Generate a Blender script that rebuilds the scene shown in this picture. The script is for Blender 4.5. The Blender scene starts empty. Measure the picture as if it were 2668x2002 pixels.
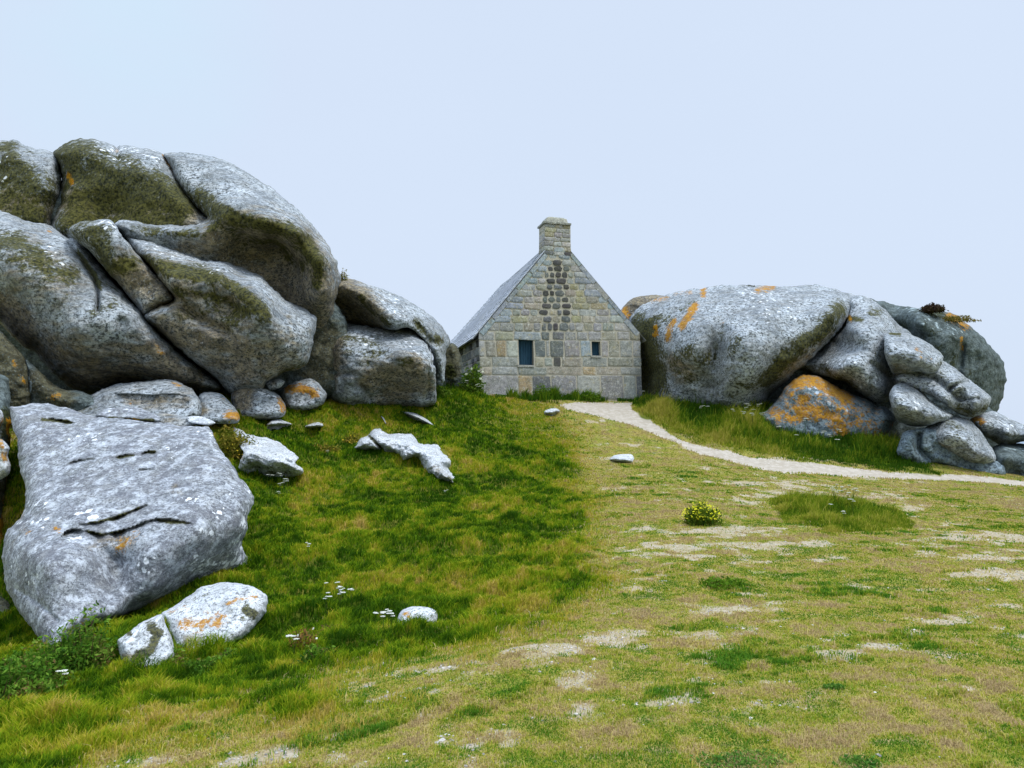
import bpy, math, random
import numpy as np
from mathutils import Vector
from mathutils.geometry import delaunay_2d_cdt
R_ = math.radians
random.seed(7)
rng = np.random.default_rng(11)

# ------------------------------------------------------------------ camera
F_PX = 1929.8; CX = 1334.0; CY = 1001.0; EYE = 1.6
PITCH = math.atan((1138.6 - 1001.0) / F_PX)
scene = bpy.context.scene
C = scene.collection
cam_d = bpy.data.cameras.new('camera'); cam = bpy.data.objects.new('camera', cam_d); C.objects.link(cam)
cam.location = (0, 0, EYE); cam.rotation_euler = (math.pi/2 + PITCH, 0, 0)
cam_d.sensor_width = 36; cam_d.lens = F_PX/2668*36; cam_d.clip_start = 0.05; cam_d.clip_end = 30000
scene.camera = cam

# ------------------------------------------------------------------ light
ZENITH = 3.1; SUN_EL = R_(62); SUN_AZ = R_(118)     # compass-like: from +Y clockwise, behind the viewer's right
scene.world = bpy.data.worlds.new("World"); w = scene.world; w.use_nodes = True
nt = w.node_tree; nt.nodes.clear()
out = nt.nodes.new('ShaderNodeOutputWorld'); bg = nt.nodes.new('ShaderNodeBackground')
sky = nt.nodes.new('ShaderNodeTexSky'); sky.sky_type = 'NISHITA'; sky.sun_disc = False
sky.sun_elevation = SUN_EL; sky.sun_rotation = SUN_AZ; sky.air_density = 1.2; sky.dust_density = 2.5
# high veil of thin cloud in front of the sky, with one thinner place
tc = nt.nodes.new('ShaderNodeTexCoord'); mp = nt.nodes.new('ShaderNodeMapping')
mp.inputs['Scale'].default_value = (1.0, 1.0, 2.2)
ns = nt.nodes.new('ShaderNodeTexNoise'); ns.inputs['Scale'].default_value = 1.6; ns.inputs['Detail'].default_value = 5
rp = nt.nodes.new('ShaderNodeMapRange'); rp.inputs['From Min'].default_value = .25; rp.inputs['From Max'].default_value = .75
rp.inputs['To Min'].default_value = .93; rp.inputs['To Max'].default_value = .97
hole = nt.nodes.new('ShaderNodeVectorMath'); hole.operation = 'DOT_PRODUCT'
hd = Vector((-.548, 1.0, .56)).normalized(); hole.inputs[1].default_value = hd
hr = nt.nodes.new('ShaderNodeMapRange'); hr.inputs['From Min'].default_value = .985; hr.inputs['From Max'].default_value = 1.0
hr.inputs['To Min'].default_value = 0; hr.inputs['To Max'].default_value = .4
hm = nt.nodes.new('ShaderNodeMath'); hm.operation = 'MULTIPLY'
ns2 = nt.nodes.new('ShaderNodeTexNoise'); ns2.inputs['Scale'].default_value = 7; ns2.inputs['Detail'].default_value = 4
scl = nt.nodes.new('ShaderNodeVectorMath'); scl.operation = 'SCALE'; scl.inputs['Scale'].default_value = .12
mx = nt.nodes.new('ShaderNodeMix'); mx.data_type = 'RGBA'
mx.inputs['B'].default_value = (.69, .80, .975, 1)
L = nt.links.new
L(tc.outputs['Generated'], mp.inputs['Vector']); L(mp.outputs[0], ns.inputs['Vector']); L(ns.outputs['Fac'], rp.inputs['Value'])
L(tc.outputs['Generated'], hole.inputs[0]); L(hole.outputs['Value'], hr.inputs['Value'])
L(mp.outputs[0], ns2.inputs['Vector']); L(hr.outputs[0], hm.inputs[0]); L(ns2.outputs['Fac'], hm.inputs[1])
L(rp.outputs[0], mx.inputs['Factor'])
thin = nt.nodes.new('ShaderNodeMix'); thin.data_type = 'RGBA'; thin.inputs['A'].default_value = (.69, .80, .975, 1); thin.inputs['B'].default_value = (.62, .93, 1.05, 1)
L(hm.outputs[0], thin.inputs['Factor']); L(thin.outputs['Result'], mx.inputs['B'])
L(sky.outputs[0], scl.inputs[0]); L(scl.outputs[0], mx.inputs['A'])
L(mx.outputs['Result'], bg.inputs['Color'])
# an overcast sky is brightest overhead and gives little light from near and below the horizon
sx = nt.nodes.new('ShaderNodeSeparateXYZ'); L(tc.outputs['Generated'], sx.inputs[0])
zr = nt.nodes.new('ShaderNodeMapRange'); zr.interpolation_type = 'SMOOTHSTEP'
for k_, v_ in (('From Min', .52), ('From Max', .95), ('To Min', 1.0), ('To Max', ZENITH)): zr.inputs[k_].default_value = v_
L(sx.outputs['Z'], zr.inputs['Value']); L(zr.outputs[0], bg.inputs['Strength'])
L(bg.outputs[0], out.inputs['Surface'])
sun_d = bpy.data.lights.new('sun', 'SUN'); sun = bpy.data.objects.new('sun', sun_d); C.objects.link(sun)
sun_d.energy = 2.2; sun_d.angle = R_(14); sun_d.color = (1.0, .955, .88)
sv = Vector((math.sin(SUN_AZ)*math.cos(SUN_EL), math.cos(SUN_AZ)*math.cos(SUN_EL), math.sin(SUN_EL)))
sun.rotation_euler = sv.to_track_quat('Z', 'Y').to_euler(); sun.location = sv*60
scene.view_settings.view_transform = 'Standard'; scene.view_settings.look = 'None'
scene.view_settings.exposure = 0.0; scene.view_settings.gamma = 1.0
scene.cycles.max_bounces = 5; scene.cycles.diffuse_bounces = 3

# ------------------------------------------------------------------ maths helpers
ST, CT = math.sin(PITCH), math.cos(PITCH)
def ray(px, py):
    u = (np.asarray(px, float)-CX)/F_PX; v = (CY-np.asarray(py, float))/F_PX
    return u, CT - v*ST, ST + v*CT
def P(px, py, Y):
    x, y, z = ray(px, py); t = Y/y
    return np.stack([x*t, y*t, EYE + z*t], -1)
def proj(x, y, z):
    zz = z-EYE; d = y*CT + zz*ST; v = (-y*ST + zz*CT)/d; u = x/d
    return CX + u*F_PX, CY - v*F_PX
def frame(ox, oy, s):
    return lambda pts: [(ox + p[0]*s, oy + p[1]*s) + tuple(p[2:]) for p in pts]
Z1 = frame(0, 300, .48193); Z2 = frame(700, 600, .28916); Z3 = frame(1150, 530, .33131); Z4 = frame(1600, 700, .33131)
Z5 = frame(2068, 700, .36145); Z6 = frame(0, 950, .33131); Z7 = frame(0, 1400, .40687); Z8 = frame(550, 980, .43373)
Z9 = frame(1400, 1000, .57324); D_ = frame(0, 0, 1.20615)     # D_: full view at 2212 wide

def _h(ix, iy, iz, s):
    n = (ix*374761393 + iy*668265263 + iz*1442695041 + s*974634777) & 0xffffffff
    n = ((n ^ (n >> 13))*1274126177) & 0xffffffff
    n = ((n ^ (n >> 16))*2246822519) & 0xffffffff
    return ((n ^ (n >> 15)) & 0xffffff)/float(0xffffff)
def vnoise(x, y, z=0.0, s=0):
    x = np.asarray(x, float); y = np.asarray(y, float); z = np.asarray(z, float) + 0*x
    ix = np.floor(x).astype(np.int64); iy = np.floor(y).astype(np.int64); iz = np.floor(z).astype(np.int64)
    fx, fy, fz = x-ix, y-iy, z-iz
    fx, fy, fz = [f*f*f*(f*(f*6-15)+10) for f in (fx, fy, fz)]
    r = 0
    for a in (0, 1):
        for b in (0, 1):
            for c in (0, 1):
                r = r + _h(ix+a, iy+b, iz+c, s)*(fx if a else 1-fx)*(fy if b else 1-fy)*(fz if c else 1-fz)
    return r*2-1
def fbm(x, y, z=0.0, s=0, o=4):
    r = 0; a = 1; t = 0
    for k in range(o):
        r = r + a*vnoise(x*2**k, y*2**k, np.asarray(z)*2**k, s+k); t += a; a *= .5
    return r/t
def sstep(a, b, x):
    t = np.clip((x-a)/(b-a), 0, 1); return t*t*(3-2*t)
def seg_dist(px, py, pts, closed=False):
    pts = np.array([p[:2] for p in pts], float)
    if len(pts) == 1: return np.hypot(px-pts[0, 0], py-pts[0, 1])
    A = pts if closed else pts[:-1]; B = np.roll(pts, -1, 0) if closed else pts[1:]
    best = np.full(px.shape, 1e18)
    for (ax, ay), (bx, by) in zip(A, B):
        dx, dy = bx-ax, by-ay; l2 = dx*dx+dy*dy+1e-12
        t = np.clip(((px-ax)*dx+(py-ay)*dy)/l2, 0, 1)
        best = np.minimum(best, (px-ax-t*dx)**2+(py-ay-t*dy)**2)
    return np.sqrt(best)
def inside(px, py, poly):
    poly = np.array([p[:2] for p in poly], float); r = np.zeros(px.shape, bool); n = len(poly)
    for i in range(n):
        x1, y1 = poly[i]; x2, y2 = poly[(i+1) % n]
        if y1 == y2: continue
        c = ((y1 > py) != (y2 > py)) & (px < (x2-x1)*(py-y1)/(y2-y1)+x1)
        r ^= c
    return r
def psdf(px, py, poly):
    d = seg_dist(px, py, poly, True); return np.where(inside(px, py, poly), d, -d)
def spline(pts, step, closed=True, tens=.5):
    pts = np.array([p[:2] for p in pts], float); n = len(pts); o = []
    for i in range(n if closed else n-1):
        p1, p2 = pts[i], pts[(i+1) % n]
        p0 = pts[(i-1) % n] if closed or i > 0 else p1; p3 = pts[(i+2) % n] if closed or i+2 < n else p2
        k = max(1, int(round(np.linalg.norm(p2-p1)/step)))
        for j in range(k):
            t = j/k
            m1 = (p2-p0)*tens*.8; m2 = (p3-p1)*tens*.8
            l = np.linalg.norm(p2-p1)
            for m in (m1, m2):
                q = np.linalg.norm(m)
                if q > l: m *= l/q
            o.append((2*t**3-3*t**2+1)*p1+(t**3-2*t**2+t)*m1+(-2*t**3+3*t**2)*p2+(t**3-t**2)*m2)
    if not closed: o.append(pts[-1])
    return np.array(o)
class TPS:
    def __init__(s, x, y, v, lam=1e-3):
        s.x = np.array(x, float); s.y = np.array(y, float); n = len(s.x)
        s.k = 1.0/max(np.ptp(s.x), np.ptp(s.y), 1e-9)
        K = s._u(s.x[:, None]-s.x[None], s.y[:, None]-s.y[None]) + lam*np.eye(n)
        Pm = np.stack([np.ones(n), s.x*s.k, s.y*s.k], 1)
        A = np.zeros((n+3, n+3)); A[:n, :n] = K; A[:n, n:] = Pm; A[n:, :n] = Pm.T
        s.w = np.linalg.solve(A, np.r_[np.array(v, float), 0, 0, 0])
    def _u(s, dx, dy):
        r2 = (dx*dx+dy*dy)*s.k**2; return .5*r2*np.log(r2+1e-12)
    def __call__(s, x, y):
        x = np.asarray(x, float); y = np.asarray(y, float); n = len(s.x)
        r = s.w[n]+s.w[n+1]*x*s.k+s.w[n+2]*y*s.k
        for i in range(n): r = r + s.w[i]*s._u(x-s.x[i], y-s.y[i])
        return r

# ------------------------------------------------------------------ object helpers
def mesh_obj(name, verts, faces, mat=None, parent=None, origin=None, smooth=True, cols=None, tri=False, mats=None):
    verts = np.asarray(verts, np.float32).reshape(-1, 3)
    if origin is not None: verts = verts - np.array(origin, np.float32)
    me = bpy.data.meshes.new(name)
    if tri:
        faces = np.asarray(faces, np.int32); k = faces.shape[1]
        me.vertices.add(len(verts)); me.vertices.foreach_set('co', verts.ravel())
        me.loops.add(faces.size); me.loops.foreach_set('vertex_index', faces.ravel())
        me.polygons.add(len(faces)); me.polygons.foreach_set('loop_start', np.arange(0, faces.size, k, dtype=np.int32))
        me.update(calc_edges=True)
    else:
        me.from_pydata(verts.tolist(), [], [list(map(int, f)) for f in faces])
    if smooth: me.polygons.foreach_set('use_smooth', np.ones(len(me.polygons), bool))
    for nm, arr in (cols or {}).items():
        arr = np.asarray(arr, np.float32)
        at = me.color_attributes.new(nm, 'FLOAT_COLOR', 'POINT'); at.data.foreach_set('color', arr.ravel())
    for m in (mats or ([mat] if mat else [])): me.materials.append(m)
    me.update(); me.validate()
    o = bpy.data.objects.new(name, me); C.objects.link(o)
    if parent: o.parent = parent
    elif origin is not None: o.location = origin
    return o
def tag(o, label=None, cat=None, group=None, kind=None):
    if label: o['label'] = label
    if cat: o['category'] = cat
    if group: o['group'] = group
    if kind: o['kind'] = kind
    return o
def empty(name, loc, rz=0):
    o = bpy.data.objects.new(name, None); C.objects.link(o); o.location = [float(v) for v in loc]; o.rotation_euler = (0, 0, rz)
    o.empty_display_size = .2
    return o

# ------------------------------------------------------------------ materials
class NM:
    def __init__(s, name, rough=.9):
        s.m = bpy.data.materials.new(name); s.m.use_nodes = True; s.t = s.m.node_tree
        s.b = s.t.nodes['Principled BSDF']; s.b.inputs['Roughness'].default_value = rough
        s.b.inputs['Specular IOR Level'].default_value = .08
        s.tc = s.n('ShaderNodeTexCoord'); s.co = s.tc.outputs['Object']
    def n(s, k, **kw):
        x = s.t.nodes.new(k)
        for a, v in kw.items(): setattr(x, a, v)
        return x
    def l(s, a, b): s.t.links.new(a, b)
    def mapped(s, scale=(1, 1, 1), rot=(0, 0, 0)):
        m = s.n('ShaderNodeMapping'); m.inputs['Scale'].default_value = scale; m.inputs['Rotation'].default_value = rot
        s.l(s.co, m.inputs['Vector']); return m.outputs[0]
    def noise(s, scale, detail=4, rough=.55, vec=None, dist=0):
        x = s.n('ShaderNodeTexNoise'); x.inputs['Scale'].default_value = scale; x.inputs['Detail'].default_value = detail
        x.inputs['Roughness'].default_value = rough; x.inputs['Distortion'].default_value = dist
        s.l(vec or s.co, x.inputs['Vector']); return x.outputs['Fac']
    def rng(s, v, a, b, c=0., d=1., smooth=True):
        x = s.n('ShaderNodeMapRange')
        if smooth: x.interpolation_type = 'SMOOTHSTEP'
        s.l(v, x.inputs['Value'])
        for k, q in zip(('From Min', 'From Max', 'To Min', 'To Max'), (a, b, c, d)): x.inputs[k].default_value = q
        return x.outputs[0]
    def math(s, op, a, b=None):
        x = s.n('ShaderNodeMath', operation=op)
        for i, v in enumerate((a, b)):
            if v is None: continue
            if isinstance(v, (int, float)): x.inputs[i].default_value = v
            else: s.l(v, x.inputs[i])
        return x.outputs[0]
    def mix(s, f, a, b, mode='MIX'):
        x = s.n('ShaderNodeMix', data_type='RGBA', blend_type=mode)
        if isinstance(f, (int, float)): x.inputs['Factor'].default_value = f
        else: s.l(f, x.inputs['Factor'])
        for k, v in (('A', a), ('B', b)):
            if isinstance(v, tuple): x.inputs[k].default_value = (*v[:3], 1)
            else: s.l(v, x.inputs[k])
        return x.outputs['Result']
    def attr(s, name):
        x = s.n('ShaderNodeAttribute', attribute_name=name); return x
    def bump(s, h, strength, dist, prev=None):
        x = s.n('ShaderNodeBump'); x.inputs['Strength'].default_value = strength; x.inputs['Distance'].default_value = dist
        s.l(h, x.inputs['Height'])
        if prev: s.l(prev, x.inputs['Normal'])
        return x.outputs['Normal']
    def done(s, col, normal=None):
        if isinstance(col, tuple): s.b.inputs['Base Color'].default_value = (*col, 1)
        else: s.l(col, s.b.inputs['Base Color'])
        if normal: s.l(normal, s.b.inputs['Normal'])
        return s.m

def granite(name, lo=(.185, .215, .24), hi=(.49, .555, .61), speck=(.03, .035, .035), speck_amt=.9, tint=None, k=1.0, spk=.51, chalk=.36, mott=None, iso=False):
    m = NM(name, .92)
    at = m.attr('mask'); sep = m.n('ShaderNodeSeparateColor'); m.l(at.outputs['Color'], sep.inputs[0])
    moss_shade, brown, orange, white = sep.outputs[0], sep.outputs[1], sep.outputs[2], at.outputs['Alpha']
    n1 = m.noise(1.1*k, 5); n2 = m.noise(5*k, 6, .65); n3 = m.noise(17*k, 4, .6); n4 = m.noise(60*k, 3, .6)
    strk = m.noise(2.2*k, 5, .6, m.mapped((1, 1, 1.2 if iso else 3.5)))
    col = m.mix(m.rng(n1, .35, .65), lo, hi)
    col = m.mix(m.rng(strk, .40, .62, 0, .35), col, (.36, .36, .33))
    col = m.mix(m.rng(n2, .35, .7, 0, .25 if iso else .45), col, (.62, .67, .71))
    wsh = m.noise(1.6*k, 7, .7, m.mapped((1.2, 1.2, 1.2) if iso else (2.4, 2.4, .45), (.25, 0, 0)))
    col = m.mix(m.rng(wsh, .50, .66, 0, .5), col, (.10, .105, .085))
    # iron stain and wash; on undersides it also paints in shade
    bf = m.rng(m.math('ADD', brown, m.math('MULTIPLY', m.math('SUBTRACT', strk, .5), 1.1)), .10, .58)
    col = m.mix(m.math('MULTIPLY', bf, .78), col, m.mix(m.rng(n2, .35, .65), (.10, .065, .018), (.31, .23, .095)))
    # dark specks of crust lichen
    s1 = m.math('MULTIPLY', m.rng(m.noise(12*k, 7, .8, m.mapped((1, 1, 1.5))), spk-.01, spk+.04), m.rng(n1, .3, .6, .6, 1))
    col = m.mix(m.math('MULTIPLY', s1, speck_amt), col, speck)
    s2 = m.rng(n4, .53, .60); col = m.mix(m.math('MULTIPLY', s2, .6), col, (.07, .08, .08))
    s3 = m.rng(m.noise(22*k, 6, .75), .56, .63); col = m.mix(m.math('MULTIPLY', s3, chalk), col, (.66, .71, .75))
    if mott:
        col = m.mix(m.rng(m.noise(3.2, 9, .8), .44, .62, 0, .65), col, mott)
        col = m.mix(m.rng(m.noise(6, 9, .85), .49, .60, 0, .75), col, (.55, .60, .66))
    # algae, mossy growth; on undersides and beside the house also painted shade
    mf = m.rng(m.math('ADD', moss_shade, m.math('ADD', m.math('MULTIPLY', m.math('SUBTRACT', m.noise(11*k, 8, .78), .5), 1.9), m.math('MULTIPLY', m.math('SUBTRACT', m.noise(2.2*k, 4), .5), 1.3))), .34, .66)
    col = m.mix(m.math('MULTIPLY', mf, .93), col, m.mix(m.rng(n3, .35, .62), (.010, .013, .003), (.085, .083, .018)))
    # pale crust lichen patches
    vor = m.n('ShaderNodeTexVoronoi'); vor.inputs['Scale'].default_value = 5.5*k; vor.inputs['Randomness'].default_value = 1
    wm = m.n('ShaderNodeMix', data_type='VECTOR'); wm.inputs['Factor'].default_value = .09
    nn = m.n('ShaderNodeTexNoise'); nn.inputs['Scale'].default_value = 9*k; nn.inputs['Detail'].default_value = 4; m.l(m.co, nn.inputs['Vector'])
    m.l(m.co, wm.inputs['A']); m.l(nn.outputs['Color'], wm.inputs['B']); m.l(wm.outputs['Result'], vor.inputs['Vector'])
    wsp = m.math('SUBTRACT', m.math('MULTIPLY', white, .42), m.math('ADD', vor.outputs['Distance'], m.math('MULTIPLY', m.math('SUBTRACT', .62, n2), 1.3)))
    wf = m.math('MULTIPLY', m.rng(wsp, -.22, -.16), m.rng(white, .1, .3)); wf2 = m.rng(m.math('ADD', white, m.math('MULTIPLY', m.math('SUBTRACT', n2, .5), 2.2)), 1.0, 1.25)
    col = m.mix(m.math('MULTIPLY', m.math('MAXIMUM', wf, wf2), .9), col, m.mix(n3, (.66, .70, .74), (.86, .90, .95)))
    if tint: col = m.mix(1.0, col, tint, 'MULTIPLY')
    of = m.math('MULTIPLY', m.rng(m.math('ADD', orange, m.math('MULTIPLY', m.math('SUBTRACT', m.noise(5*k, 8, .8), .5), 3.2)), .50, .80), m.rng(orange, .04, .25))
    col = m.mix(m.math('MULTIPLY', of, .9), col, m.mix(m.rng(n3, .3, .7), (.26, .10, .003), (.50, .26, .008)))
    b = m.bump(n2, .8, .07/k); b = m.bump(n3, .7, .03/k, b); b = m.bump(n4, .5, .009/k, b)
    return m.done(col, b)
M_GR = granite('granite_pale')
M_GRL = granite('granite_slab', lo=(.16, .175, .20), hi=(.33, .365, .41), k=2.0, spk=.50, speck_amt=.8, speck=(.045, .05, .06), chalk=.4, iso=True, mott=(.115, .12, .14))
M_GRW = granite('granite_weathered_white', lo=(.50, .54, .58), hi=(.76, .80, .84), k=2.2, spk=.53, speck_amt=.85)
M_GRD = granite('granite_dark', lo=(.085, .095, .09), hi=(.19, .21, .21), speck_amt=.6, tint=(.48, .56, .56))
M_GRG = granite('granite_green_grey', lo=(.16, .20, .21), hi=(.36, .42, .43), speck_amt=.8, tint=(.62, .72, .80))

# ------------------------------------------------------------------ ground height
gc = D_([ # px, py, depth
 (0, 1660, 3.95), (600, 1660, 3.75), (1106, 1660, 3.6), (1700, 1660, 3.55), (2212, 1660, 3.55),
 (0, 1530, 5.6), (0, 1450, 7.1), (300, 1450, 6.5), (600, 1450, 6.1), (1106, 1400, 5.7), (1700, 1400, 5.6), (2212, 1400, 5.7),
 (100, 1400, 7.8), (330, 1330, 8.0), (560, 1215, 9.6), (900, 1350, 7.5), (1250, 1250, 8.1), (1700, 1250, 8.1), (2212, 1210, 8.9),
 (650, 1250, 9.0), (800, 1100, 13.0), (1000, 1180, 10.4), (1200, 1100, 12.6), (1500, 1110, 12.3), (1850, 1130, 12.0), (2212, 1110, 13.5),
 (600, 1030, 14.2), (880, 985, 16.5), (700, 960, 16.6), (560, 910, 16.3), (900, 920, 18.8), (1100, 900, 21), (1200, 872, 22.6), (1040, 856, 23.0), (1300, 872, 23.4),
 (1390, 868, 24.2), (1410, 940, 20.5), (1340, 990, 18.0), (1650, 995, 18.6), (1900, 1015, 18.6), (2212, 1044, 18.4), (1650, 1040, 16), (2000, 1070, 15.5),
 (720, 872, 18.8), (950, 850, 21.5), (1500, 880, 22.6), (1650, 915, 21.2), (1950, 985, 19.6),
 (330, 915, 15.2), (100, 930, 14.6), (250, 1000, 12.6), (30, 1030, 12.4), (40, 1350, 9.4), (-60, 1200, 10.5)])
_g = [P(a, b, c) for a, b, c in gc]
gx = [p[0] for p in _g]; gyy = [p[1] for p in _g]; gz = [p[2] for p in _g]
for x, y, z in ((-6, 1, -.35), (0, 0, 0), (6, 1, 0), (-4, -6, 0), (4, -6, 0), (-14, 14, 1.6), (-12, 20, 2.0), (0, 27, 3.1), (5, 29, 3.0), (-8, 27, 3.0),
                (10, 27, 2.2), (14, 22, .7), (16, 16, .3), (16, 27, .4), (-10, 6, .3), (12, 6, .1), (-5, 34, 2.6), (8, 36, 1.8), (-16, 32, 2.4), (20, 10, 0), (-20, 4, 1), (-20, 20, 2.5)):
    gx.append(x); gyy.append(y); gz.append(z)
_tps = TPS(gx, gyy, gz, 2e-4)
GX0, GY0, GS = -24.0, -8.0, .25
_xs = GX0+GS*np.arange(200); _ys = GY0+GS*np.arange(188)
_GRID = _tps(*np.meshgrid(_xs, _ys))
def g_base(x, y):
    x = np.asarray(x, float); y = np.asarray(y, float)
    fx = np.clip((x-GX0)/GS, 0, len(_xs)-1.001); fy = np.clip((y-GY0)/GS, 0, len(_ys)-1.001)
    ix = fx.astype(int); iy = fy.astype(int); fx = fx-ix; fy = fy-iy
    z = (_GRID[iy, ix]*(1-fx)+_GRID[iy, ix+1]*fx)*(1-fy)+(_GRID[iy+1, ix]*(1-fx)+_GRID[iy+1, ix+1]*fx)*fy
    ex = np.maximum(np.abs(x-1)-22, 0); ey = np.maximum(np.maximum(-6-y, y-36), 0); e = np.hypot(ex, ey)
    far = -7.5*(1-np.exp(-np.maximum(y-32, 0)/18)) + 0*x
    return z*np.exp(-e/12) + far*sstep(0, 20, e)
LUSH = D_([(430, 885), (700, 868), (960, 850), (1050, 858), (1110, 900), (1175, 960), (1215, 1030), (1225, 1150), (1215, 1235), (1120, 1300), (1000, 1355),
           (830, 1400), (600, 1475), (380, 1535), (200, 1590), (0, 1640), (-200, 1660), (-200, 1200), (0, 1000), (430, 900)])
BANK = D_([(1378, 845), (1500, 825), (1700, 870), (1950, 960), (2030, 1022), (1930, 1012), (1800, 996), (1650, 978), (1560, 962), (1470, 932), (1400, 905), (1370, 885)])
HOUSEG = D_([(1040, 840), (1395, 840), (1392, 862), (1340, 863), (1200, 864), (1150, 858), (1040, 850)])
TUFT = D_([(1670, 1085), (1720, 1062), (1850, 1075), (1930, 1100), (1965, 1130), (1900, 1146), (1800, 1150), (1700, 1120)])
PATH = D_([(1195, 872), (1250, 866), (1368, 868), (1366, 885), (1400, 905), (1450, 935), (1520, 962), (1620, 985), (1760, 998), (1900, 1014), (1985, 1022), (2300, 1040), (2300, 1055),
           (2100, 1040), (1960, 1035), (1800, 1030), (1690, 1020), (1600, 1005), (1500, 975), (1410, 938), (1345, 912), (1290, 898), (1225, 886)])
# bare, sandy ground: px, py, rx, ry, strength (full view at 2212)
BARE = [(1540, 1152, 130, 14, 1), (1470, 1195, 90, 22, .8), (1640, 1185, 110, 20, .6), (2130, 1160, 130, 16, .9), (2150, 1205, 110, 14, 1), (2160, 1240, 130, 14, 1), (2020, 1190, 70, 14, .7),
        (1700, 1010, 60, 8, .9), (1720, 1055, 110, 22, .9), (1900, 1075, 90, 16, .9), (1960, 1100, 60, 10, .8), (1640, 1040, 90, 14, .7), (1290, 1075, 60, 14, .5), (1215, 1035, 25, 14, .6),
        (600, 1640, 170, 26, 1), (330, 1650, 110, 22, .9), (700, 1590, 100, 22, .8), (850, 1500, 110, 24, .8), (1000, 1450, 130, 26, .8), (1180, 1400, 130, 30, .9), (1350, 1380, 90, 28, 1),
        (1480, 1370, 70, 24, .9), (1560, 1320, 90, 16, .9), (1640, 1285, 60, 9, .8), (1250, 1470, 80, 18, .6), (900, 1540, 90, 18, .8), (1080, 1610, 60, 14, .5), (1900, 1400, 60, 10, .8),
        (1830, 1415, 50, 10, .7), (1880, 1270, 70, 9, .7), (2060, 1350, 70, 12, .6), (1980, 1370, 80, 12, .5), (2090, 1490, 26, 8, 1), (1560, 1550, 50, 16, .7), (1650, 1560, 60, 14, .7),
        (1920, 1580, 50, 10, .7), (1330, 990, 40, 10, .5), (1190, 1250, 30, 10, .4), (760, 1450, 60, 14, .4), (1190, 890, 30, 8, .9), (1560, 930, 20, 6, .2), (1660, 968, 70, 6, .9), (1750, 990, 60, 6, .8)]
def zones(x, y, z):
    px, py = proj(x, y, z)
    ok = (y > 1.5)
    wob = 14*fbm(x*1.1, y*1.1, 0, 5, 4)*12/np.maximum(y, 3)*1.6
    lush = sstep(-150, 50, psdf(px, py, LUSH)+wob*4)*ok
    bank = sstep(-6, 10, psdf(px, py, BANK)+wob)*ok
    path = sstep(-5, 7, psdf(px, py, PATH)+wob*.5)*ok
    tuft = sstep(-24, 30, psdf(px, py, TUFT)+wob*1.6)*ok
    hg = sstep(-4, 4, psdf(px, py, HOUSEG)+wob*.2)*ok
    bare = np.zeros_like(px)
    for a, b, rx, ry, s in BARE:
        a, b, rx, ry = [q*1.20615 for q in (a, b, rx, ry)]
        bare = np.maximum(bare, s*np.exp(-(((px-a)/rx)**2+((py-b)/ry)**2)*.9))
    bare = np.where(ok, bare, .2)
    # strips of wear run with the slope
    v_ = y+np.maximum(4-x, 0)**2/12
    st = fbm(x*.45, v_*1.9, 0, 33, 5); fine = fbm(x*5, y*5, 0, 44, 4)
    bare = sstep(.26, 1.05, bare*.9+.55*st+.75*fine+.5*fbm(x*2.2, v_*5, 0, 45, 4)+.18)*(1-lush)*(1-bank)*(1-tuft)
    return px, py, lush, bank, path, tuft, hg, bare
def g_bumps(x, y, lush, bank, tuft):
    h = .035*fbm(x*.7, y*.7, 0, 1, 4)+.012*fbm(x*3, y*3, 0, 2, 3)
    t = fbm(x*1.5, y*1.9, 0, 3, 4)
    fade = sstep(2, 7, np.asarray(y, float))
    return h + lush*(.16*t*fade+.05*fbm(x*4.5, y*5, 0, 9, 3)) + bank*.10*t
def ground_z(x, y):
    z0 = g_base(x, y); _, _, lu, ba, pa, tu, hg, br = zones(x, y, z0)
    return z0 + g_bumps(x, y, lu, ba, tu)
# ray -> ground depth
def gdepth(px, py):
    px = np.atleast_1d(np.asarray(px, float)); py = np.atleast_1d(np.asarray(py, float))
    dx, dy, dz = ray(px, py); res = np.full(px.shape, 26.0); hit = np.zeros(px.shape, bool)
    for Y in np.arange(2.5, 30, .06):
        t = Y/dy; z = EYE+dz*t; h = g_base(dx*t, np.full(px.shape, Y)); gap = z-h
        new = (gap <= 0) & ~hit
        if Y > 2.5: res[new] = Y-.06*np.clip(-gap[new]/(pg[new]-gap[new]+1e-9), 0, 1)
        pg = gap; hit |= new
        if hit.all(): break
    return res
def gp(px, py):
    Y = gdepth(px, py)[0]; p = P(px, py, Y); p[2] = float(ground_z(p[0], p[1])); return p

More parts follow.
